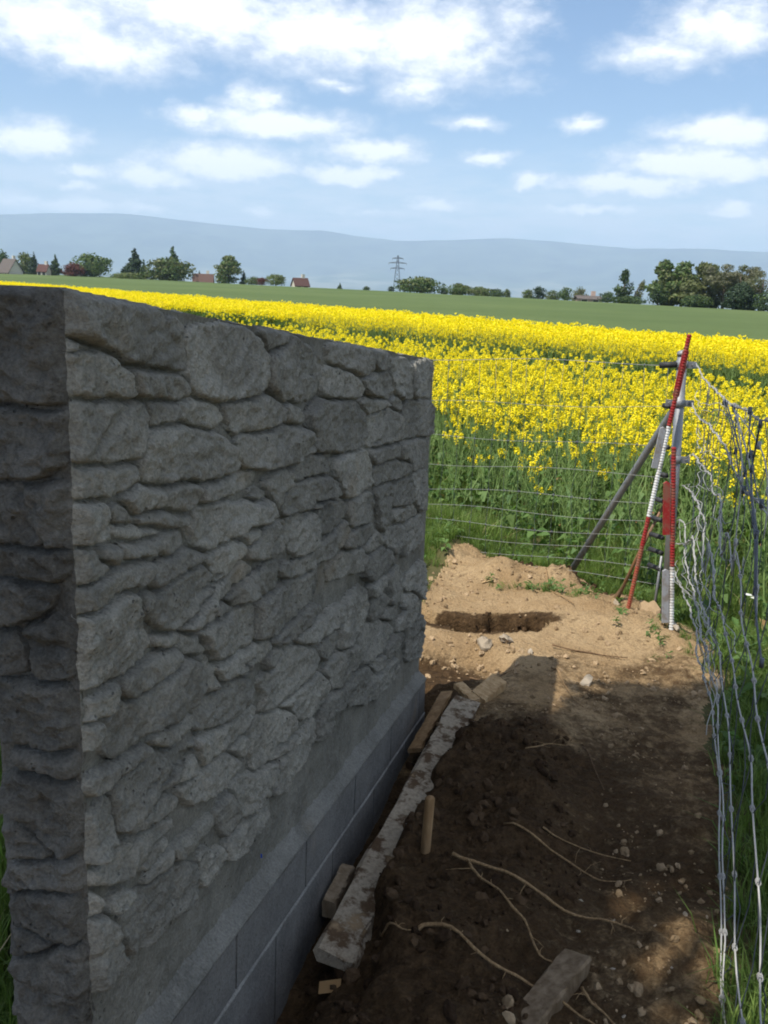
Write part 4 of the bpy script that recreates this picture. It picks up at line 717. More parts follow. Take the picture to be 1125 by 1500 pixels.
tufts = [tuft(400 + i, .15, 22, .022, .5) for i in range(4)] + [tuft(410 + i, .30, 18, .03, .45, wide=.003) for i in range(3)] + [weed(420 + i) for i in range(3)]
grass_coll = proto_coll('grass_tuft_shape', tufts)
random.seed(13)
n = 120000; X = RNG.uniform(-3.2, 7.5, n); Y = RNG.uniform(.9, 10.5, n); g = grassy(X, Y); P_ = pc(X, Y)
pr = np.clip(sstep(-.05, .25, g) * (.35 + .9 * vnoise(X * 2.5, Y * 2.5, 50)), 0, 1) * np.where(P_ > 5.3, .35, 1)
ok = (RNG.random(n) < pr) & (P_ < 7.2) & (np.abs(X) < .5 * Y + .35); s_w, q_w = sq(X, Y); ok &= ~((q_w > -.2) & (q_w < .1) & (s_w > -.1) & (s_w < 2.85))
X, Y = X[ok], Y[ok]; n = len(X); g = grassy(X, Y)
ix = np.where((RNG.random(n) < .10) & (Y > 3.3), RNG.integers(7, 10, n), np.where((g > .35) & (vnoise(X * 1.7, Y * 1.7, 51) > .42), RNG.integers(4, 7, n), RNG.integers(0, 4, n)))
scatter('verge_grass', grass_coll, np.stack([X, Y, Z(X, Y)], 1), RNG.uniform(.55, 1.15, n) * np.where(X - xb(Y) > 0, 1.15, .9), eul(n, .12), ix, kind='stuff', label='green grass and weeds growing along the wire fence', category='grass')
# sparse tufts on the spoil
n = 90; X = np.concatenate([RNG.normal(1.02, .14, 50), RNG.normal(1.62, .12, 40)]); Y = np.concatenate([5.68 - .55 * (X[:50] - 1.0) + RNG.normal(0, .05, 50), RNG.normal(4.95, .16, 40)])
scatter('spoil_weeds', grass_coll, np.stack([X, Y, Z(X, Y)], 1), RNG.uniform(.25, .6, n), eul(n, .5), np.where(RNG.random(n) < .5, RNG.integers(7, 10, n), RNG.integers(0, 4, n)), kind='stuff', label='few green weeds lying on the pale spoil', category='weeds')

# ------------------------------------------------------------------ clods and pebbles
def clod(seed, m):
    r = np.random.default_rng(seed); t = (1 + 5 ** .5) / 2
    V = np.array([(-1, t, 0), (1, t, 0), (-1, -t, 0), (1, -t, 0), (0, -1, t), (0, 1, t), (0, -1, -t), (0, 1, -t), (t, 0, -1), (t, 0, 1), (-t, 0, -1), (-t, 0, 1)], float) / 1.9
    F = [(0, 11, 5), (0, 5, 1), (0, 1, 7), (0, 7, 10), (0, 10, 11), (1, 5, 9), (5, 11, 4), (11, 10, 2), (10, 7, 6), (7, 1, 8), (3, 9, 4), (3, 4, 2), (3, 2, 6), (3, 6, 8), (3, 8, 9), (4, 9, 5), (2, 4, 11), (6, 2, 10), (8, 6, 7), (9, 8, 1)]
    F2 = []; V = list(map(tuple, V / np.linalg.norm(V, axis=1)[:, None])); cache = {}
    def mid(a, b):
        k_ = (min(a, b), max(a, b))
        if k_ not in cache:
            q = np.array(V[a]) + np.array(V[b]); cache[k_] = len(V); V.append(tuple(q / np.linalg.norm(q)))
        return cache[k_]
    for a, b, c in F:
        d, e, f = mid(a, b), mid(b, c), mid(c, a); F2 += [(a, d, f), (b, e, d), (c, f, e), (d, e, f)]
    F = F2; V = np.array(V)
    V = V * r.uniform(.72, 1.15, (len(V), 1)) * (1 + .25 * np.sin(V @ r.normal(0, 2.2, (3, 1)) + r.uniform(0, 6))) * np.array([1, r.uniform(.6, 1), r.uniform(.5, .8)])
    return mesh_np('clod_shape', V, F, m, smooth=False)
def m_clod(a, b):
    def fn(t):
        p = pos(t); n2 = t.noise(p, 60, 5, .7)
        c = t.mix(rnd_obj(t), a, b); c = t.mix(.5, c, t.mix(n2, (.5, .5, .5), (1.3, 1.3, 1.3)), 'MULTIPLY')
        return principled(t, c, 1, 0, bump(t, n2, .006), .1)
    return fn
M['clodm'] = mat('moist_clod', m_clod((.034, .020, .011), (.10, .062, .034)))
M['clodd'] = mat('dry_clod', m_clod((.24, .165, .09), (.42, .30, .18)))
M['pebble'] = mat('pale_pebble', m_clod((.30, .24, .17), (.46, .39, .30)))
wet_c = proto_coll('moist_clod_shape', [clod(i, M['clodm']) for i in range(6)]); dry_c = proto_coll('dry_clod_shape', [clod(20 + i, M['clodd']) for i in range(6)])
def clods(name, coll, n, box, cond, smin, smax, label):
    X = RNG.uniform(box[0], box[1], n); Y = RNG.uniform(box[2], box[3], n); s, q = sq(X, Y); ok = cond(X, Y, s, q) & (grassy(X, Y) < .05)
    X, Y = X[ok], Y[ok]; n = len(X); sc = smin * (smax / smin) ** (RNG.random(n) ** 2.6)
    scatter(name, coll, np.stack([X, Y, Z(X, Y) + sc * .25], 1), sc, RNG.uniform(0, 6.28, (n, 3)), RNG.integers(0, 6, n), kind='stuff', label=label, category='soil')
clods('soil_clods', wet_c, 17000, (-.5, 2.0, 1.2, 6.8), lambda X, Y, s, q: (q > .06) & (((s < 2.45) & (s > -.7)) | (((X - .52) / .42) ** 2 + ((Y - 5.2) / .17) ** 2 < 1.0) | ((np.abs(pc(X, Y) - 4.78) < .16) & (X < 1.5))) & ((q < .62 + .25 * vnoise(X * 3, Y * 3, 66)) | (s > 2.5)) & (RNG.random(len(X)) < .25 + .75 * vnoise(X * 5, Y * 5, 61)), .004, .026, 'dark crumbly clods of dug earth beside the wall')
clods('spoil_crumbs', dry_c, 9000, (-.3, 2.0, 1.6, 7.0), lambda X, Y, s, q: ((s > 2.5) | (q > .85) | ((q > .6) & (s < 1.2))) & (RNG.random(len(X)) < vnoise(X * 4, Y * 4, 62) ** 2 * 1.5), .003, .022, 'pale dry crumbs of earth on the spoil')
peb = [clod(50 + i, M['pebble']) for i in range(5)]
for j, (x, y, r, lb) in enumerate(((.993, 4.313, .030, 'pale rounded stone lying on the sunlit earth before the shadow'), (1.406, 5.50, .045, 'small tan stone by the foot of the leaning rod'), (.55, 4.80, .05, 'pale flat stone in the hollow below the dug hole'), (.67, 4.86, .045, 'pale flat stone on the near lip of the dug hole'), (1.56, 5.35, .07, 'brown lump of clay beside the corner post'), (1.60, 5.0, .04, 'pale stone in the weeds at the edge of the earth'), (1.62, 4.3, .04, 'pale stone at the shadow edge by the side fence'), (.78, 4.70, .018, 'little white pebble at the tip of the wall shadow'))):
    thing('stone' if j != 4 else 'clay_lump', lb, 'stone' if j != 4 else 'clay lump', (x, y, float(Z(x, y)) + r * .3), None, peb[j % 5] if j != 4 else clod(77, M['clodd']), (random.random(), random.random(), random.random() * 6)).scale = (r * 1.3, r, r * .7)
for j in range(12):
    x = random.uniform(.55, 1.05); y = random.uniform(1.95, 2.75)
    if x > xb(y) - .02: continue
    r = random.uniform(.004, .009)
    o = thing('pebble', 'small pale pebble on the sun dappled earth by the side fence', 'pebble', (x, y, float(Z(x, y)) + r * .3), 'pebbles beside the side fence', peb[j % 5], (random.random(), random.random(), random.random() * 6)); o.scale = (r * 1.2, r, r * .8)

# ------------------------------------------------------------------ timber and sticks
def beam(name, label, cat, a, b, w, t, m, zoff=0.0, tilt=0.0, za=None, zb=None, seg=18, rag=.007, pm=None):
    """a plank lying from a to b (ground points)"""
    a = Vector((*a, 0)); b = Vector((*b, 0)); d = (b - a).normalized(); s_ = Vector((d.y, -d.x, 0)); L_ = (b - a).length
    za = float(Z(a.x, a.y)) if za is None else za; zb = float(Z(b.x, b.y)) if zb is None else zb
    bb = MB(); vs = []; prof = [(-1, 0), (-1, .85), (-.9, 1), (.9, 1), (1, .85), (1, 0)]
    for i in range(seg):
        f = i / (seg - 1); p = d * (L_ * f) + Vector((0, 0, (zb - za) * f))
        for k_, (x, z) in enumerate(prof):
            j = rag * float(fbm(i * .9 + k_ * 3.1, k_ * 1.7, 33, 2)); vs.append(p + s_ * (x * w / 2 + j) + Vector((0, 0, z * t + tilt * x * w / 2 + j * .5)))
    n = len(prof); fs = [(i * n + k_, (i + 1) * n + k_, (i + 1) * n + (k_ + 1) % n, i * n + (k_ + 1) % n) for i in range(seg - 1) for k_ in range(n)]
    fs += [tuple(range(n)), tuple((seg - 1) * n + k_ for k_ in range(n))[::-1]]
    bb.add(vs, fs); return thing(name, label, cat, (a.x, a.y, za + zoff), None, bb.mesh(name, m))
beam('board', 'long cement smeared board half buried in the earth along the wall', 'board', (-.097, 2.34), (.395, 3.99), .115, .045, M['board'], za=-.325, zb=-.28, tilt=-.12, rag=.022)
beam('plank', 'short brown plank leaning between the wall footing and the long board', 'plank', (.16, 3.665), (.31, 4.05), .055, .02, M['woodbrown'], za=-.34, zb=-.25, tilt=.3)
beam('wood_offcut', 'pale sunlit block of wood at the far end of the long board', 'wood offcut', (.45, 4.03), (.563, 4.195), .075, .035, M['wood'], za=-.27, zb=-.25, tilt=-.3)
beam('wood_offcut', 'narrow pale wood chip behind the far end of the long board', 'wood offcut', (.37, 4.12), (.44, 3.99), .05, .025, M['wood'], za=-.24, zb=-.265)
beam('wood_offcut', 'dark brown piece of timber wedged in the trench by the block footing', 'wood offcut', (-.125, 2.62), (-.075, 2.80), .045, .06, M['woodgrey'], za=-.37, zb=-.36)
beam('timber', 'square timber end poking out of the earth beneath thin roots', 'timber', (.36, 2.05), (.572, 2.30), .085, .05, M['woodold'], za=-.318, zb=-.262, tilt=.2)
b = MB(); b.tube([(0, 0, -.08), (.006, .0, .1), (.012, .004, .262), (.012, .004, .268)], [.0165, .0165, .016, .012], 10)
thing('wooden_stake', 'round wooden stake driven upright into the dark earth by the board', 'stake', (.169, 2.79, -.31), None, b.mesh('wooden_stake', M['woodbrown'], True))
b = MB(); b.quad((0, 0, 0), (.03, 0, .006), (0, .02, .004))
thing('dead_leaf', 'orange brown dead leaf at the near end of the long board', 'leaf', (-.10, 2.29, float(Z(-.10, 2.29)) + .02), None, b.mesh('dead_leaf', M['brownleaf']))
b = MB(); b.quad((0, 0, 0), (.035, 0, .012), (.01, .014, .004))
thing('wood_chip', 'pale flat wood chip on the sunlit spoil before the back fence', 'wood chip', (.68, 5.9, float(Z(.68, 5.9)) + .012), None, b.mesh('wood_chip', M['wood']))
SL = ['long pale root reaching from beside the stake across the dark earth', 'brown forked root running down towards the square timber end', 'pale root crossing the dark earth at the very bottom near the board', 'thin root lying above the long pale root', 'thin short twig lying highest of the roots on the shaded earth', 'small bent twig close to the right edge of the long board', 'brown root running out beyond the square timber end', 'curved brown root hanging down the sunlit spoil below the fence brace', 'thin dark root across the hollow near the wall end', 'thin dark root on the sunlit earth left of the corner post', 'pale bent twig right of the wall shadow tip', 'small twig half buried in the shade beside the board', 'little dark twig in the shade amid the dirt']
SR = [.0062, .0048, .0058, .0036, .003, .0034, .0045, .006, .004, .004, .004, .003, .003]
for j, (pl_, lb) in enumerate(zip(STICKS, SL)):
    P = []
    for a, c in zip(pl_[:-1], pl_[1:]):
        for f in (0, .25, .5, .75): P.append((a[0] + (c[0] - a[0]) * f + random.gauss(0, .005), a[1] + (c[1] - a[1]) * f + random.gauss(0, .006)))
    P.append(pl_[-1]); P3 = [Vector((x, y, float(Z(x, y)) + SR[j] * .5 + .010 + (.010 if j < 3 else 0) + .014 * float(fbm(x * 7, y * 7, 130 + j, 2)))) for x, y in P]
    for _ in range(1): P3 = [P3[0]] + [(P3[i - 1] + P3[i] * 2 + P3[i + 1]) / 4 for i in range(1, len(P3) - 1)] + [P3[-1]]
    o = P3[0].copy(); b = MB(); N_ = len(P3)
    b.tube([p - o for p in P3], [SR[j] * (1.1 - .7 * i / N_) * random.uniform(.75, 1.2) for i in range(N_)], 6)
    for _ in range(7 if j < 3 else 3):
        i = random.randrange(1, N_ - 1); q = P3[i] - o; e = Vector((random.gauss(0, .03), random.gauss(0, .03), random.gauss(-.004, .006))); b.tube([q, q + e * .5 + Vector((0, 0, .004)), q + e + Vector((random.gauss(0, .008), random.gauss(0, .008), 0))], [SR[j] * .35, SR[j] * .25, .0008], 4)
    thing('root' if j not in (5, 10, 11, 12, 4) else 'twig', lb, 'root' if j not in (5, 10, 11, 12, 4) else 'twig', o, 'roots and twigs on the bare earth', b.mesh('root', M['rootdark'] if j in (8, 9, 12) else M['stick'], True))

# ------------------------------------------------------------------ corner post with brace
PX, PY = 1.657, 5.35; RODA = ((1.435, 5.38, -.33), (1.589, 5.25, 1.332)); RODB = ((1.588, 4.97, -.34), (1.489, 4.98, .767)); pz = -.33; PTOP = 1.225
post = thing('corner_post', 'grey galvanised tubular corner post of the wire fence with sloping brace', 'fence post', (PX, PY, pz))
H_ = PTOP - pz; LX = -.064                                                   # leans a little
def pax(z): return Vector((LX * z / H_, 0, z))
b = MB(); b.tube([pax(-.1), pax(H_ * .5), pax(H_)], .0265, 20); put('post_tube', b.mesh('post_tube', M['galv'], True), post)
b = MB(); b.tube([pax(H_ - .012), pax(H_ + .004), pax(H_ + .014), pax(H_ + .018)], [.030, .030, .022, .008], 18); put('cap', b.mesh('cap', M['galv'], True), post)
foot = Vector((1.251 - PX, 6.2 - PY, -.30 - pz)); head = pax(.97 - pz)
b = MB(); d_ = (head - foot).normalized(); b.tube([foot - d_ * .1, foot.lerp(head, .5), foot.lerp(head, .94), head], [.021, .021, .021, .016], 14); put('brace', b.mesh('brace', M['galv'], True), post)
def collar(z, ear):
    b = MB(); b.tube([pax(z - .022), pax(z - .02), pax(z + .02), pax(z + .022)], [.027, .0315, .0315, .027], 18)
    c = put('collar', b.mesh('collar', M['galv'], True), post)
    for sx in ear:
        b = MB(); b.box(pax(z) + Vector((sx * .052, -.006, 0)), (.05, .010, .036)); b.tube([pax(z) + Vector((sx * .058, -.03, 0)), pax(z) + Vector((sx * .058, .02, 0))], .009, 6); put('clamp_ear', b.mesh('clamp_ear', M['galv']), c)
collar(.955 - pz, (-1, 1)); collar(PTOP - pz - .06, (1,)); collar(.64 - pz, (1,))
b = MB(); b.tube([pax(H_ - .06) + Vector((-.02, 0, 0)), pax(H_ - .07) + Vector((-.115, .03, 0))], .017, 10); put('tension_arm', b.mesh('tension_arm', M['black'], True), post)
WZ = [1.17, .93, .70, .54, .39, .276, .177, .087, -.01, -.09]; WZF = [1.025, .718, .474, .267, .078, -.051, -.165, -.27, -.36, -.44]
for i, z in enumerate(WZ[1:9]):
    b = MB(); a = pax(z - pz + .0); L_ = .055 if i < 3 else .095
    b.tube([a + Vector((-.035, .03, 0)), a + Vector((-.035 - L_ * .5, .035 + L_ * .87, 0))], .0145, 8); put('insulator', b.mesh('insulator', M['black'], True), post)
b = MB(); b.tube([pax(.40) + Vector((-.035, .03, 0)), pax(.0) + Vector((-.06, .05, -.02))], .008, 6); put('strut', b.mesh('strut', M['galv'], True), post)

# ------------------------------------------------------------------ striped marker rods (ribbed bars with welded tread plates)
def ribbed(a, b_, r0, r1, pitch=.0155):
    a, b_ = Vector(a), Vector(b_); L_ = (b_ - a).length; n = max(2, int(L_ / pitch)); P = []; R = []
    for i in range(n):
        for f, r in ((0, r0), (.35, r1), (.6, r1), (.95, r0)): P.append(a.lerp(b_, (i + f) / n)); R.append(r)
    P.append(b_); R.append(r0)
    m_ = MB(); m_.tube(P, R, 9); return m_.mesh('rod_section', M['red'], True)
def marker(label, foot, top, secs, plates):
    foot, top = Vector(foot), Vector(top); o = thing('marker_rod', label, 'marker rod', foot, 'red and white ribbed rods at the corner post'); ax = top - foot
    for (f0, f1, m_, lb) in secs:
        me = ribbed(ax * f0, ax * f1, .0108, .0138); me.materials[0] = m_; c = put('rod_section', me, o)
        c['label'] = lb
    dn = ax.normalized(); side = Vector((0, 1, 0)).cross(dn).normalized()
    for (f0, f1, w, off, m_, lb) in plates:
        b = MB(); c0 = ax * f0 + side * off; c1 = ax * f1 + side * off; fr = side.cross(dn).normalized()
        n0 = [c0 - side * w, c0 + side * w, c1 + side * w * .95, c1 - side * w * .95]
        for th_ in (1,):
            vs = [p + fr * .008 for p in n0] + [p - fr * .008 for p in n0]
            e = (c1 - c0).normalized() * w * .55; vs += [c1 + e + fr * .008, c1 + e - fr * .008]
            b.add(vs, [(0, 3, 2, 1), (4, 5, 6, 7), (0, 1, 5, 4), (1, 2, 6, 5), (3, 0, 4, 7), (2, 3, 8), (7, 6, 9), (2, 8, 9, 6), (8, 3, 7, 9)])
        c = put('plate', b.mesh('plate', m_), o); c['label'] = lb
    return o
RY = 5.25
marker('leaning ribbed rod striped red and white tied against the corner post', RODA[0], RODA[1],
       [(0, .27, M['redrust'], 'faded red lower section'), (.27, .385, M['red'], 'red section'), (.385, .70, M['whitep'], 'white middle section'), (.70, 1, M['red'], 'red top section')],
       [(.80, .945, .0165, .0, M['red'], 'red flat plate near the top'), (.555, .69, .0165, -.03, M['greyp'], 'bare grey plate in the middle')])
marker('upright ribbed rod red above and white below standing before the corner post', RODB[0], RODB[1],
       [(0, .42, M['whitep'], 'white lower section'), (.42, 1, M['red'], 'red upper section')],
       [(.58, .83, .018, -.034, M['red'], 'red plate with worn paint'), (.14, .40, .018, -.034, M['greyp'], 'bare grey plate near the ground')])
b = MB(); b.tube([(0, 0, -.05), (.12, -.06, .36), (.215, -.11, .65)], [.012, .010, .009], 8)
thing('rusty_bar', 'thin rusty brown bar slanting behind the striped rods', 'bar', (1.39, 5.56, -.30), None, b.mesh('rusty_bar', M['rust'], True))
b = MB(); b.tube([(0, 0, 0), (.02, -.01, .06), (.05, -.03, .14)], [.03, .022, .012], 6)
thing('wood_stub', 'dark split stub of wood at the foot of the rusty bar', 'wood stub', (1.40, 5.62, -.34), None, b.mesh('wood_stub', M['rootdark']))

# ------------------------------------------------------------------ wire fences
F0 = Vector((PX, PY, 0)); F1 = Vector((.37, 7.0, 0)); F2 = F1 + (F1 - F0) * .75
bf = thing('wire_mesh_fence', 'square mesh wire fence between the bare earth and the rape field', 'fence', (PX, PY, -.33))
LEN = (F2 - F0).length; LF = (F1 - F0).length; fdir = (F2 - F0).normalized()
def fpt(t, z):
    q = F0 + fdir * t; zf = float(np.interp(-z, [-w for w in WZ], WZF)); g = (zf - z) * min(t / LF, 1.3)
    return q + Vector((0, 0, z + g + .012 * math.sin(t * 3.1 + z * 9))) - Vector((PX, PY, -.33)) + Vector((.006 * math.sin(t * 5 + z * 20), .01 * math.sin(t * 2.3 + z * 13), 0))
for i, z in enumerate(WZ):
    b = MB(); b.tube([fpt(t, z) for t in np.arange(.05, LEN, .14)], .0013 if i else .0017, 5); put('line_wire', b.mesh('line_wire', M['wireold'], True), bf)
for k_ in range(int(LEN / .155)):
    t = .16 + k_ * .155; b = MB(); j = random.gauss(0, .012); kx = random.gauss(0, .012)
    b.tube([fpt(t + j + kx * math.sin(i * 1.3), z) for i, z in enumerate(WZ)], .0013, 4)
    for z in WZ[::2]: b.tube([fpt(t + j, z + .008), fpt(t + j, z - .008)], .0036, 5)
    put('stay_wire', b.mesh('stay_wire', M['wiredark'], True), bf)

sf = thing('slack_wire_fence', 'slack unrolled wire mesh sagging from the corner post along the grass', 'fence', (PX, PY, -.33)); so = Vector((PX, PY, -.33))
fd2 = Vector((.234, .972, 0)).normalized(); fn2 = Vector((fd2.y, -fd2.x, 0))
START = [1.18, .96, .65, .50, .30, .16, .02]
def smoothp(P, it=2):
    for _ in range(it): P = [P[0]] + [(P[i - 1] + P[i] * 2 + P[i + 1]) / 4 for i in range(1, len(P) - 1)] + [P[-1]]
    return P
SW = []
for i, wv in enumerate(SIDE_WIRES):
    P = [Vector(p) for p in wv]; P = sorted(P, key=lambda p: -p.y)
    P = [Vector((PX - .0, PY - .03, START[i]))] + [p for p in P if p.y < PY - .1]
    q = P[-1]; P += [q - fd2 * .35 + Vector((0, 0, -.01)), q - fd2 * .8 + Vector((0, 0, .03))]
    Q = []
    for a, c in zip(P[:-1], P[1:]):
        n = max(1, int((c - a).length / .05))
        for k_ in range(n): Q.append(a.lerp(c, k_ / n) + fn2 * .006 * math.sin(len(Q) * .8 + i) + Vector((0, 0, .004 * math.sin(len(Q) * 1.7 + i))))
    Q.append(P[-1]); Q = smoothp(Q, 2); SW.append(Q)
    b = MB()
    far = [p for p in Q if p.y > 3.3]; nr = [p for p in Q if p.y <= 3.45]
    b.tube([p - so for p in Q], .0024, 6)
    # the far end is double wire, twisted
    if len(far) > 3:
        tw = []
        for a, c in zip(far[:-1], far[1:]):
            for f in (0, .5):
                t_ = len(tw) * 1.25; tw.append(a.lerp(c, f) + fn2 * .0055 * math.cos(t_) + Vector((0, 0, .0055 * math.sin(t_))))
        b.tube([p - so for p in tw], .0022, 5)
    put('line_wire', b.mesh('line_wire', M['wire'], True), sf)
    # knots
    b = MB(); acc = 0; last = Q[0]
    for p in Q:
        acc += (p - last).length; last = p
        if acc > .15 and p.y < 3.6:
            acc = 0; k2 = p - so
            for h_ in (-.006, 0, .006):
                ring = [k2 + fd2 * (h_ + .002 * math.sin(a_)) + fn2 * .0055 * math.cos(a_) + Vector((0, 0, .0055 * math.sin(a_))) for a_ in np.linspace(0, 6.28, 7)]
                b.tube(ring, .0017, 4, 0, False)
    if b.v: put('knot', b.mesh('knot', M['wire'], True), sf, kind='stuff')
def at_y(Q, y):
    for a, c in zip(Q[:-1], Q[1:]):
        if (a.y - y) * (c.y - y) <= 0 and a.y != c.y: return a.lerp(c, (a.y - y) / (a.y - c.y))
    return None
y = 5.1
while y > 1.3:
    pts = [at_y(Q, y - .012 * i + random.gauss(0, .01)) for i, Q in enumerate(SW)]; pts = [p for p in pts if p is not None]
    if len(pts) > 2:
        P = []
        for a, c in zip(pts[:-1], pts[1:]):
            bow = fn2 * random.gauss(.012, .015) + fd2 * random.gauss(0, .015)
            for f in (0, .33, .67): P.append(a.lerp(c, f) + bow * math.sin(math.pi * f))
        P.append(pts[-1]); b = MB(); b.tube([p - so for p in P], .0016, 4); put('stay_wire', b.mesh('stay_wire', M['wiredark'], True), sf)
    y -= .155
for i in range(len(SW) - 1):
    for rep in range(2):
        A_, B_ = SW[i], SW[i + 1]; Q = []; f_ = .33 + .34 * rep; ph_ = random.uniform(0, 6)
        for k_, y in enumerate(np.arange(5.2, 3.4 if rep else 2.9, -.045)):
            a, c = at_y(A_, y), at_y(B_, y)
            if a is None or c is None: continue
            Q.append(a.lerp(c, f_ + .28 * math.sin(y * 2.3 + ph_) + .05 * math.sin(y * 17 + ph_)) + fn2 * (.03 * math.sin(y * 3.1 + ph_) + .012 * math.sin(y * 23)))
        if len(Q) > 6:
            b = MB(); b.tube([p - so for p in smoothp(Q, 1)], .0016, 5); put('loose_wire', b.mesh('loose_wire', M['wireold' if rep else 'wire'], True), sf)
# loose roll of mesh hanging from the top wire
rollp = [[(470, 510), (530, 700), (560, 900), (580, 1080), (630, 1150)], [(490, 520), (560, 760), (640, 1100), (695, 1340), (700, 1500), (690, 1800)], [(540, 560), (600, 750), (650, 930), (660, 1100), (690, 1450), (700, 1700), (690, 2050)], [(650, 570), (640, 760), (660, 900), (700, 1180), (760, 1240)], [(720, 660), (680, 860), (655, 1000), (660, 1200), (690, 1500), (680, 1750), (690, 2000), (730, 2300)], [(540, 560), (650, 700), (740, 850), (770, 1000), (775, 1250), (740, 1450)], [(560, 620), (600, 900), (590, 1100), (560, 1350), (540, 1600)]]
def pxfence(X, Y, push=0):
    px, py = 960 + X / 4.685, 480 + Y / 4.685
    d = cf * 1420 + cr * (px - 562.5) + cu * (750 - py); c0 = Vector((0, 0, 1.55))
    base = Vector((PX, PY, 0)) + fn2 * push; t = (base - c0).dot(fn2) / d.dot(fn2); return c0 + d * t
for i, rpth in enumerate(rollp):
    P = [pxfence(X, Y, .02 + .012 * (i % 3)) for X, Y in rpth]; Q = []
    for a, c in zip(P[:-1], P[1:]):
        for f in (0, .25, .5, .75): Q.append(a.lerp(c, f))
    Q.append(P[-1]); Q = smoothp(Q, 4); b = MB(); b.tube([p - so for p in Q], .0030 if i in (1, 2, 4) else .0022, 6)
    for p in Q[::7]: b.tube([p - so + Vector((0, 0, .012)), p - so - Vector((0, 0, .012))], .006, 6)
    put('loose_wire', b.mesh('loose_wire', M['wiredark'] if i in (0, 1, 3, 4) else M['wire'], True), sf)

# a few daisies in the verge
def daisy(x, y, label):
    z = float(Z(x, y)); o = thing('daisy', label, 'daisy', (x, y, z)); st, pe = MB(), MB()
    for k_ in range(4):
        q = Vector((random.gauss(0, .03), random.gauss(0, .03), .22 + random.random() * .06)); st.tube([(q.x * .3, q.y * .3, -.02), q * 1.0], .0015, 4)
        for j in range(9):
            a = j * .698; d = Vector((math.cos(a), math.sin(a), .15)) * .011; pe.quad(q + d, d * .9, Vector((-d.y, d.x, 0)) * .35)
    put('stem', st.mesh('stem', M['stalk']), o); put('petals', pe.mesh('petals', M['white']), o)
daisy(2.22, 5.55, 'white daisies in the grass right of the corner post'); 

# ------------------------------------------------------------------ trees
def crown_mesh(name, blobs, n, size, mats, seed, flat=.0):
    r = np.random.default_rng(seed); V = []; F = []; fm = []
    vol = np.array([b_[3] * b_[4] * b_[5] for b_ in blobs]) ** .67; pr_ = vol / vol.sum()
    ch = r.choice(len(blobs), n, p=pr_); bl = np.array([b_[:6] for b_ in blobs])[ch]; mi = np.array([b_[6] if len(b_) > 6 else 0 for b_ in blobs])[ch]
    d = r.normal(size=(n, 3)); d /= np.linalg.norm(d, axis=1)[:, None]; rad = r.uniform(.15, 1.45, n) ** .5
    C = bl[:, :3] + d * bl[:, 3:6] * rad[:, None]
    nn = d + r.normal(0, .6, (n, 3)); nn /= np.linalg.norm(nn, axis=1)[:, None]
    a = np.cross(nn, r.normal(size=(n, 3))); a /= np.linalg.norm(a, axis=1)[:, None]; bb = np.cross(nn, a)
    s_ = size * r.uniform(.6, 1.3, n)[:, None]
    V = np.stack([C - a * s_, C + bb * s_ * .55, C + a * s_, C - bb * s_ * .55], 1).reshape(-1, 3)
    return mesh_np(name, V, np.arange(4 * n).reshape(n, 4), mats, np.where(r.random(n) < .25, 1 - np.clip(mi, 0, 1), mi), False)
def leafset(k_):
    g = {'green': ((.045, .085, .022), (.12, .17, .05)), 'olive': ((.08, .10, .03), (.16, .17, .065)), 'dark': ((.018, .036, .018), (.045, .072, .032)), 'red': ((.075, .022, .020), (.14, .045, .032)), 'light': ((.085, .125, .032), (.15, .19, .05)), 'bare': ((.10, .105, .06), (.17, .165, .095))}[k_]
    if 'lf_' + k_ not in M: M['lf_' + k_] = mat('leaf_' + k_, m_leaf(g[0], g[1], .2, obj=.1))
    return M['lf_' + k_]
CREST = lambda px: 400 + .049 * px
def wpt(px, D): return ((px - 562.5) / 1420 * D - .0376 * 0, D)
def ztop(px, py, D):
    d = cf * 1420 + cr * (px - 562.5) + cu * (750 - py); return 1.55 + d.z / d.y * D, d.x / d.y * D
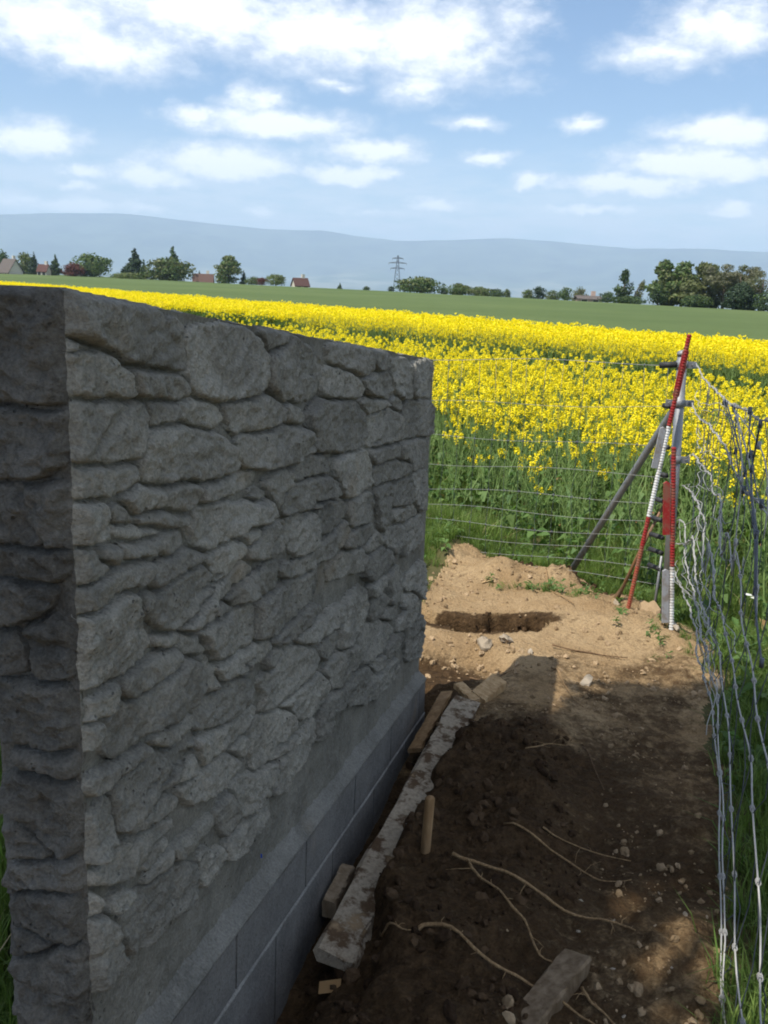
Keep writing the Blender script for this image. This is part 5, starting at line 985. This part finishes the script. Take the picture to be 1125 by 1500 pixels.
def far_tree(name, label, cat, px, top, width, D, kind, pal, grp, bot=None, n=1500, lean=0):
    zt, x = ztop(px, top, D); zg = float(Zw(x, D)); zb = max(zg, ztop(px, CREST(px) + 6, D)[0] - .3) if bot is None else ztop(px, bot, D)[0]
    zg = min(zg, zb); w = width * (1.45 if grp is TR else 1.18) / 1420 * D; h = zt - zb
    o = thing(name, label, cat, (x, D, zg), grp); r = random.Random(int(px * 7 + top)); base = zb - zg
    b = MB(); b.tube([(0, 0, -.3), (0, 0, base + h * .4), (lean * .6, 0, base + h * .85)], [.035 * h + .05, .03 * h, .01 * h], 6)
    blobs = []
    if kind == 'round':
        for _ in range(22):
            a = r.uniform(0, 6.28); rr = r.uniform(.05, .40) * w; zz = base + h * r.uniform(.12, .86 - .3 * rr / w); k_ = r.uniform(.10, .20)
            blobs.append((math.cos(a) * rr, math.sin(a) * rr, zz, w * k_, w * k_, h * k_ * .75, r.randint(0, 1)))
        blobs.append((0, 0, base + h * .42, w * .45, w * .45, h * .46, 0)); blobs.append((0, 0, base + h * .8, w * .2, w * .2, h * .2, 1))
    elif kind == 'cone':
        for i in range(12):
            t = i / 11; rr = w * .5 * (1 - t * .9) ; 
            for _ in range(2 if t < .7 else 1):
                a = r.uniform(0, 6.28); blobs.append((math.cos(a) * rr * .35, math.sin(a) * rr * .35, base + h * (.06 + .88 * t), rr * .8, rr * .8, h * .07, r.randint(0, 1)))
    elif kind == 'tall':
        for i in range(26):
            t = r.uniform(.03, .94); wd = w * (.20 if t > .75 else .27) * r.uniform(.6, 1.1); a = r.uniform(0, 6.28); q = w * .24 * math.sin(math.pi * min(1, t + .15))
            blobs.append((math.cos(a) * q + lean * t, math.sin(a) * q, base + h * t, wd, wd, h * .10, r.randint(0, 1)))
    elif kind == 'bare':
        for i in range(18):
            a = r.uniform(0, 6.28); e = Vector((math.cos(a) * w * .45, math.sin(a) * w * .45, base + h * r.uniform(.6, .98))); s0 = Vector((0, 0, base + h * r.uniform(.12, .5)))
            b.tube([s0, s0.lerp(e, .5) + Vector((0, 0, h * .06)), e], [.012 * h, .008 * h, .003 * h], 4)
            blobs.append((e.x, e.y, e.z, w * .16, w * .16, h * .08, r.randint(0, 1))); blobs.append((e.x * .6, e.y * .6, e.z * .8, w * .13, w * .13, h * .07, r.randint(0, 1)))
    put('trunk', b.mesh('trunk', M['bark'], True), o)
    sz = {'round': .050, 'cone': .055, 'tall': .050, 'bare': .028}[kind] * math.sqrt(w * h) ; sz = min(sz, .6)
    put('crown', crown_mesh('crown', blobs, n, sz, [leafset(pal[0]), leafset(pal[1])], int(px * 3 + top)), o)
    return o
TL = 'trees and bushes along the skyline on the left'; TM = 'bushes along the skyline in the middle'; TR = 'tall trees of the copse on the right'
T_ = [
 ('bush', 'dark green bush at the very left skyline edge beside the chalet', 'bush', 2, 366, 20, 285, 'round', ('dark', 'green'), TL, None),
 ('leafy_tree', 'yellow green tree behind the grey roofed house', 'tree', 37, 369, 24, 300, 'round', ('olive', 'light'), TL, None),
 ('conifer', 'dark narrow conifer directly right of the grey roofed house', 'tree', 49, 369, 17, 284, 'cone', ('dark', 'dark'), TL, None),
 ('conifer', 'dark pointed conifer left of the red leaved bush', 'tree', 80, 373, 18, 280, 'cone', ('dark', 'green'), TL, None),
 ('red_bush', 'dark red leaved bush in front of a big green tree', 'bush', 107, 385, 30, 272, 'round', ('red', 'red'), TL, None),
 ('leafy_tree', 'bright green bushy tree right behind the red leaved bush', 'tree', 131, 371, 50, 278, 'round', ('green', 'light'), TL, None),
 ('conifer', 'tall dark blue green spruce standing alone left of the olive round tree', 'tree', 196, 363, 32, 272, 'cone', ('dark', 'dark'), TL, None),
 ('conifer', 'small dark conifer touching the right side of the tall spruce', 'tree', 210, 379, 13, 270, 'cone', ('dark', 'green'), TL, None),
 ('hedge', 'low yellowish hedge beneath the tall dark spruce', 'hedge', 190, 399, 52, 262, 'round', ('light', 'olive'), TL, None),
 ('leafy_tree', 'broad round olive green tree with a spruce top behind it', 'tree', 248, 377, 62, 262, 'round', ('olive', 'green'), TL, None),
 ('conifer', 'spruce whose top pokes above the broad olive tree', 'tree', 253, 361, 28, 285, 'cone', ('dark', 'green'), TL, None),
 ('conifer', 'tiny dark conifer behind the red roof', 'tree', 292, 396, 8, 275, 'cone', ('dark', 'dark'), TL, None),
 ('leafy_tree', 'upright oval green tree right of the red roofed house', 'tree', 335, 374, 36, 250, 'tall', ('green', 'olive'), TL, None),
 ('conifer', 'thin dark conifer right of the upright oval tree', 'tree', 357, 395, 10, 250, 'cone', ('dark', 'dark'), TL, None),
 ('bush', 'low mid green bush left of a small dark red bush', 'bush', 372, 405, 24, 245, 'round', ('green', 'olive'), TL, None),
 ('red_bush', 'small dark red bush next to a pale yellow green bush', 'bush', 384, 406, 16, 242, 'round', ('red', 'red'), TL, None),
 ('bush', 'pale yellow green rounded bush before the dark roofed house', 'bush', 404, 401, 25, 240, 'round', ('light', 'olive'), TL, None),
 ('bush', 'tiny dark sapling alone right of the dark roofed house', 'bush', 498, 414, 7, 230, 'cone', ('dark', 'green'), TM, None),
 ('bush', 'tiny dark bush between the lone sapling and the pylon', 'bush', 537, 419, 10, 226, 'round', ('dark', 'green'), TM, None),
 ('bush', 'tiny dark bush at the foot of the pylon', 'bush', 573, 419, 9, 224, 'round', ('dark', 'dark'), TM, None),
 ('leafy_tree', 'rounded green tree just right of the pylon', 'tree', 616, 405, 58, 205, 'round', ('green', 'olive'), TM, None),
 ('bush', 'small dark bush directly right of the rounded tree by the pylon', 'bush', 650, 420, 14, 205, 'round', ('dark', 'green'), TM, None),
 ('bush', 'mid green bush highest in the low hedge line', 'bush', 672, 415, 32, 202, 'round', ('green', 'olive'), TM, None),
 ('bush', 'wide low bush in the middle of the hedge line', 'bush', 703, 420, 36, 200, 'round', ('olive', 'green'), TM, None),
 ('bush', 'low bush near the right end of the hedge line', 'bush', 728, 423, 26, 198, 'round', ('green', 'dark'), TM, None),
 ('bush', 'tiny bush ending the hedge line on the right', 'bush', 743, 423, 10, 197, 'round', ('green', 'olive'), TM, None),
 ('bush', 'green bush left of the darkest round bush', 'bush', 774, 423, 16, 190, 'round', ('green', 'olive'), TM, None),
 ('bush', 'darkest round bush in the line left of the pinkish shed', 'bush', 790, 419, 20, 188, 'round', ('dark', 'dark'), TM, None),
 ('bush', 'low green bush right of the darkest round bush', 'bush', 810, 425, 20, 186, 'round', ('olive', 'green'), TM, None),
 ('bush', 'upright green bush close to the pinkish shed', 'bush', 829, 420, 18, 184, 'round', ('green', 'green'), TM, None),
 ('bush', 'brownish thin bush behind the pinkish shed', 'bush', 850, 420, 20, 190, 'round', ('bare', 'olive'), TM, None),
 ('bush', 'dark bush right of the pinkish shed', 'bush', 892, 427, 24, 176, 'round', ('dark', 'green'), TM, None),
 ('leafy_tree', 'slim upright tree standing alone left of the copse', 'tree', 917, 394, 24, 165, 'tall', ('green', 'dark'), TM, None),
 ('leafy_tree', 'sparse leaning sapling right of the slim upright tree', 'tree', 933, 407, 12, 165, 'tall', ('bare', 'olive'), TM, None),
 ('hedge', 'low hedge at the foot of the slim upright tree', 'hedge', 922, 433, 44, 164, 'round', ('green', 'dark'), TM, None),
 ('leafy_tree', 'first tall tree of the copse with an uneven crown', 'tree', 976, 383, 34, 150, 'tall', ('olive', 'green'), TR, None),
 ('bush', 'dark bush under the first tall tree of the copse', 'bush', 966, 417, 20, 146, 'round', ('dark', 'green'), TR, None),
 ('leafy_tree', 'dark green tall tree second in the copse', 'tree', 1004, 385, 40, 148, 'tall', ('green', 'olive'), TR, None),
 ('leafy_tree', 'broad mid green tree in the middle of the copse', 'tree', 1037, 387, 46, 144, 'tall', ('olive', 'olive'), TR, None),
 ('bush', 'low green bush under the broad tree of the copse', 'bush', 1022, 432, 30, 140, 'round', ('green', 'dark'), TR, None),
 ('bare_tree', 'thinly leaved tree showing its branches in the copse', 'tree', 1065, 391, 36, 140, 'bare', ('bare', 'olive'), TR, None),
 ('bare_tree', 'pale branching tree above the dark round bush of the copse', 'tree', 1087, 391, 36, 137, 'bare', ('bare', 'bare'), TR, None),
 ('bush', 'dark round bush under the pale branching tree', 'bush', 1091, 414, 34, 132, 'round', ('dark', 'dark'), TR, None),
 ('bare_tree', 'last sparse tree at the right edge of the copse', 'tree', 1120, 400, 26, 130, 'bare', ('bare', 'olive'), TR, None),
 ('bush', 'dark bush at the very right edge of the skyline', 'bush', 1122, 427, 22, 127, 'round', ('dark', 'green'), TR, None)]
for t in T_: far_tree(*t, n=1500 if t[5] < 28 else (6500 if t[9] is TR else 3000), lean=(1.4 if 'leaning' in t[1] else 0))

# shade tree standing behind the photographer, over the near end of the wall
def near_tree():
    o = thing('shade_tree', 'leafy garden tree casting dappled shade over the near end of the wall', 'tree', (-2.7, -1.0, -.3)); r = random.Random(5)
    b = MB(); b.tube([(0, 0, -.1), (.05, .05, 1.4), (.1, .1, 2.8), (.1, .3, 4.4), (.2, .4, 6.0)], [.17, .14, .11, .08, .04], 10)
    blobs = []
    for i in range(len(SHADE)):
        x, y, z, rr = SHADE[i]; e = Vector((x + 2.7, y + 1.0, z + .3)); s0 = Vector((.1, .15, min(2.4 + .25 * (i % 6), e.z - .4)))
        b.tube([s0, s0.lerp(e, .5) + Vector((0, 0, .15)), e], [.05, .035, .012], 6); blobs.append((e.x, e.y, e.z, rr, rr, rr * .7, i % 2))
    put('trunk', b.mesh('trunk', M['bark'], True), o)
    put('crown', crown_mesh('crown', blobs, 16000, .085, [leafset('green'), leafset('olive')], 9), o)
SHADE = []
s_t = SUN
def shade_over(x, y, z, t, rr):
    SHADE.append((x + s_t.x * t, y + s_t.y * t, z + s_t.z * t, rr))
for (x, y) in ((1.3, 3.6), (1.5, 3.40), (1.70, 3.2), (1.18, 2.92), (1.5, 2.7), (1.9, 2.5), (2.4, 2.6), (.75, 3.14), (.25, 1.9), (.2, 1.4), (.9, 1.55), (1.4, 1.6), (.33, 2.95), (1.2, 3.95), (1.55, 4.02)): shade_over(x, y, -.3, random.uniform(6.3, 7.8), random.uniform(.34, .50))
for (x, y) in ((-.85, 1.9), (-1.15, 2.4), (-1.5, 2.9), (-.8, 2.6), (-1.1, 1.7), (-1.5, 2.2)): shade_over(x, y, -.3, random.uniform(5.5, 7), .55)
for (z) in (1.5, 1.15, .8, .45, .1): shade_over(-.55, 1.44, z, random.uniform(4.5, 6.2), random.uniform(.40, .55)); z < .3 or z > 1 and shade_over(-.75, 1.30, z, random.uniform(4.5, 6.2), random.uniform(.35, .5))
for u in (.5, 1.0, 1.5): q = fp(u, 1.4, -.08); shade_over(WP[0] + q.x, WP[1] + q.y, 1.4, random.uniform(4.8, 6), .42)
near_tree()

# ------------------------------------------------------------------ houses on the skyline
M['roofgrey'] = mat('grey_brown_tile', lambda t: principled(t, t.mix(t.noise(pos(t), 3, 4), (.085, .07, .062), (.13, .11, .098)), .9))
M['roofred'] = mat('red_tile', lambda t: principled(t, t.mix(t.noise(pos(t), 3, 4), (.085, .05, .042), (.12, .07, .055)), .9))
M['roofdark'] = mat('dark_red_tile', lambda t: principled(t, t.mix(t.noise(pos(t), 3, 4), (.075, .038, .034), (.11, .055, .045)), .9))
M['render'] = mat('cream_render', lambda t: principled(t, t.mix(t.noise(pos(t), 2, 4), (.48, .44, .37), (.58, .54, .46)), .9))
M['pink'] = mat('pinkish_render', lambda t: principled(t, t.mix(t.noise(pos(t), 2, 4), (.42, .30, .25), (.50, .36, .30)), .9))
M['pane'] = mat('window_glass', lambda t: principled(t, (.03, .035, .04), .1, 0, None, .5))
def house(label, px, top, width, bot, D, wallh, roofm, wallm, turn=0.0):
    zt, x = ztop(px, top, D); zb = ztop(px, bot, D)[0]; w = width * .74 / 1420 * D; dp = w * .7; zg = min(float(Zw(x, D)), zb)
    o = thing('house', label, 'house', (x, D, zg), 'houses along the skyline'); o.rotation_euler = (0, 0, turn); B_ = zb - zg; T2 = zt - zg; E_ = B_ + (T2 - B_) * wallh
    b = MB(); hw, hd = w * .44, dp * .44
    b.add([(-hw, -hd, -1), (hw, -hd, -1), (hw, hd, -1), (-hw, hd, -1), (-hw, -hd, E_), (hw, -hd, E_), (hw, hd, E_), (-hw, hd, E_), (-hw, 0, T2 - .25), (hw, 0, T2 - .25)], [(0, 1, 5, 4), (2, 3, 7, 6), (1, 2, 6, 9, 5), (3, 0, 4, 8, 7)])
    put('wall', b.mesh('wall', wallm), o)
    b = MB(); rw, rd, th_ = w * .5, dp * .52, .22; ez = E_ - (T2 - E_) * .12
    b.add([(-rw, -rd, ez), (rw, -rd, ez), (rw, 0, T2), (-rw, 0, T2), (rw, rd, ez), (-rw, rd, ez), (-rw, -rd, ez - th_), (rw, -rd, ez - th_), (rw, 0, T2 - th_), (-rw, 0, T2 - th_), (rw, rd, ez - th_), (-rw, rd, ez - th_)], [(0, 1, 2, 3), (3, 2, 4, 5), (6, 9, 8, 7), (9, 11, 10, 8), (0, 6, 7, 1), (5, 4, 10, 11), (0, 3, 9, 6), (3, 5, 11, 9), (1, 7, 8, 2), (2, 8, 10, 4)])
    rf = put('roof', b.mesh('roof', roofm), o)
    b = MB(); b.box((w * .2, dp * .1, T2 + .1), (.7, .7, 1.5)); put('chimney', b.mesh('chimney', wallm), rf)
    nw = max(2, int(w / 3.2))
    for i in range(nw):
        xx = -hw + (i + .5) * 2 * hw / nw; b = MB(); hh = max(.5, min(1.3, (E_ - B_) * .45)); zc = B_ + (E_ - B_) * .55
        b.box((xx, -hd - .03, zc), (1.2, .10, hh + .2)); wi = put('window', b.mesh('window', M['whitep']), o)
        b = MB(); b.box((xx, -hd - .09, zc), (1.0, .04, hh)); put('pane', b.mesh('pane', M['pane']), wi)
house('long low house with a grey brown roof at the far left skyline', 14, 379, 48, 407, 268, .35, M['roofgrey'], M['render'], -.7)
house('small brownish house right of the grey roofed house', 64, 387, 24, 406, 275, .5, M['roofdark'], M['render'], -.3)
house('red tiled house half hidden between the olive tree and the oval tree', 298, 401, 40, 417, 262, .3, M['roofred'], M['render'], .1)
house('dark red roofed house alone in the middle of the left skyline', 440, 407, 32, 423, 240, .35, M['roofdark'], M['render'], .5)
house('low pinkish shed behind the wheat left of the slim upright tree', 862, 433, 50, 443, 184, .6, M['roofgrey'], M['pink'], .05)

# ------------------------------------------------------------------ pylon
zt, x = ztop(583, 374, 1300); zg = float(Zw(x, 1300)); ph = zt - zg
py_ = thing('pylon', 'grey lattice electricity pylon on the skyline left of the rounded tree', 'pylon', (x, 1300, zg))
b = MB(); wd = lambda z: 4.2 * (1 - z / ph) + .7
for sx in (-1, 1):
    for sy in (-1, 1): b.tube([(sx * wd(0), sy * wd(0), 0), (sx * wd(ph * .6), sy * wd(ph * .6), ph * .6), (sx * .25, sy * .25, ph)], .42, 4)
nlev = 9
for i in range(nlev):
    z0, z1 = ph * i / nlev, ph * (i + 1) / nlev; a0, a1 = wd(z0), wd(z1)
    for sy in (-1, 1):
        b.tube([(-a0, sy * a0, z0), (a1, sy * a1, z1)], .26, 3); b.tube([(a0, sy * a0, z0), (-a1, sy * a1, z1)], .26, 3)
        b.tube([(sy * a0, -a0, z0), (sy * a1, a1, z1)], .26, 3)
put('mast', b.mesh('mast', M['wiredark']), py_)
for z, L_ in ((ph * .66, 9), (ph * .80, 11.5), (ph * .92, 7)):
    b = MB()
    for s_ in (-1, 1): b.tube([(0, 0, z + 1.6), (s_ * L_, 0, z)], .38, 4); b.tube([(0, 0, z - .1), (s_ * L_, 0, z)], .38, 4); b.tube([(s_ * L_ * .5, 0, z), (s_ * L_ * .5, 0, z + .8)], .15, 3)
    arm = put('cross_arm', b.mesh('cross_arm', M['wiredark']), py_)
    for s_ in (-1, 1): b = MB(); b.tube([(s_ * L_, 0, z), (s_ * L_, 0, z - 2.2)], .18, 4); put('insulator', b.mesh('insulator', M['black']), arm)

# ------------------------------------------------------------------ haze
hb = MB(); hb.box((0, 0, 350), (36000, 36000, 902))
HZ = bpy.data.materials.new('haze'); HZ.use_nodes = True; HZ.node_tree.nodes.clear(); ht = NT(HZ.node_tree)
pv = ht.n('ShaderNodeVolumePrincipled', {'Color': (.62, .79, 1.0, 1), 'Density': 1.2e-4, 'Anisotropy': 0.0}); ho = ht.n('ShaderNodeOutputMaterial'); ht.link(pv.outputs[0], ho.inputs['Volume'])
put('haze', hb.mesh('haze', HZ), kind='stuff')
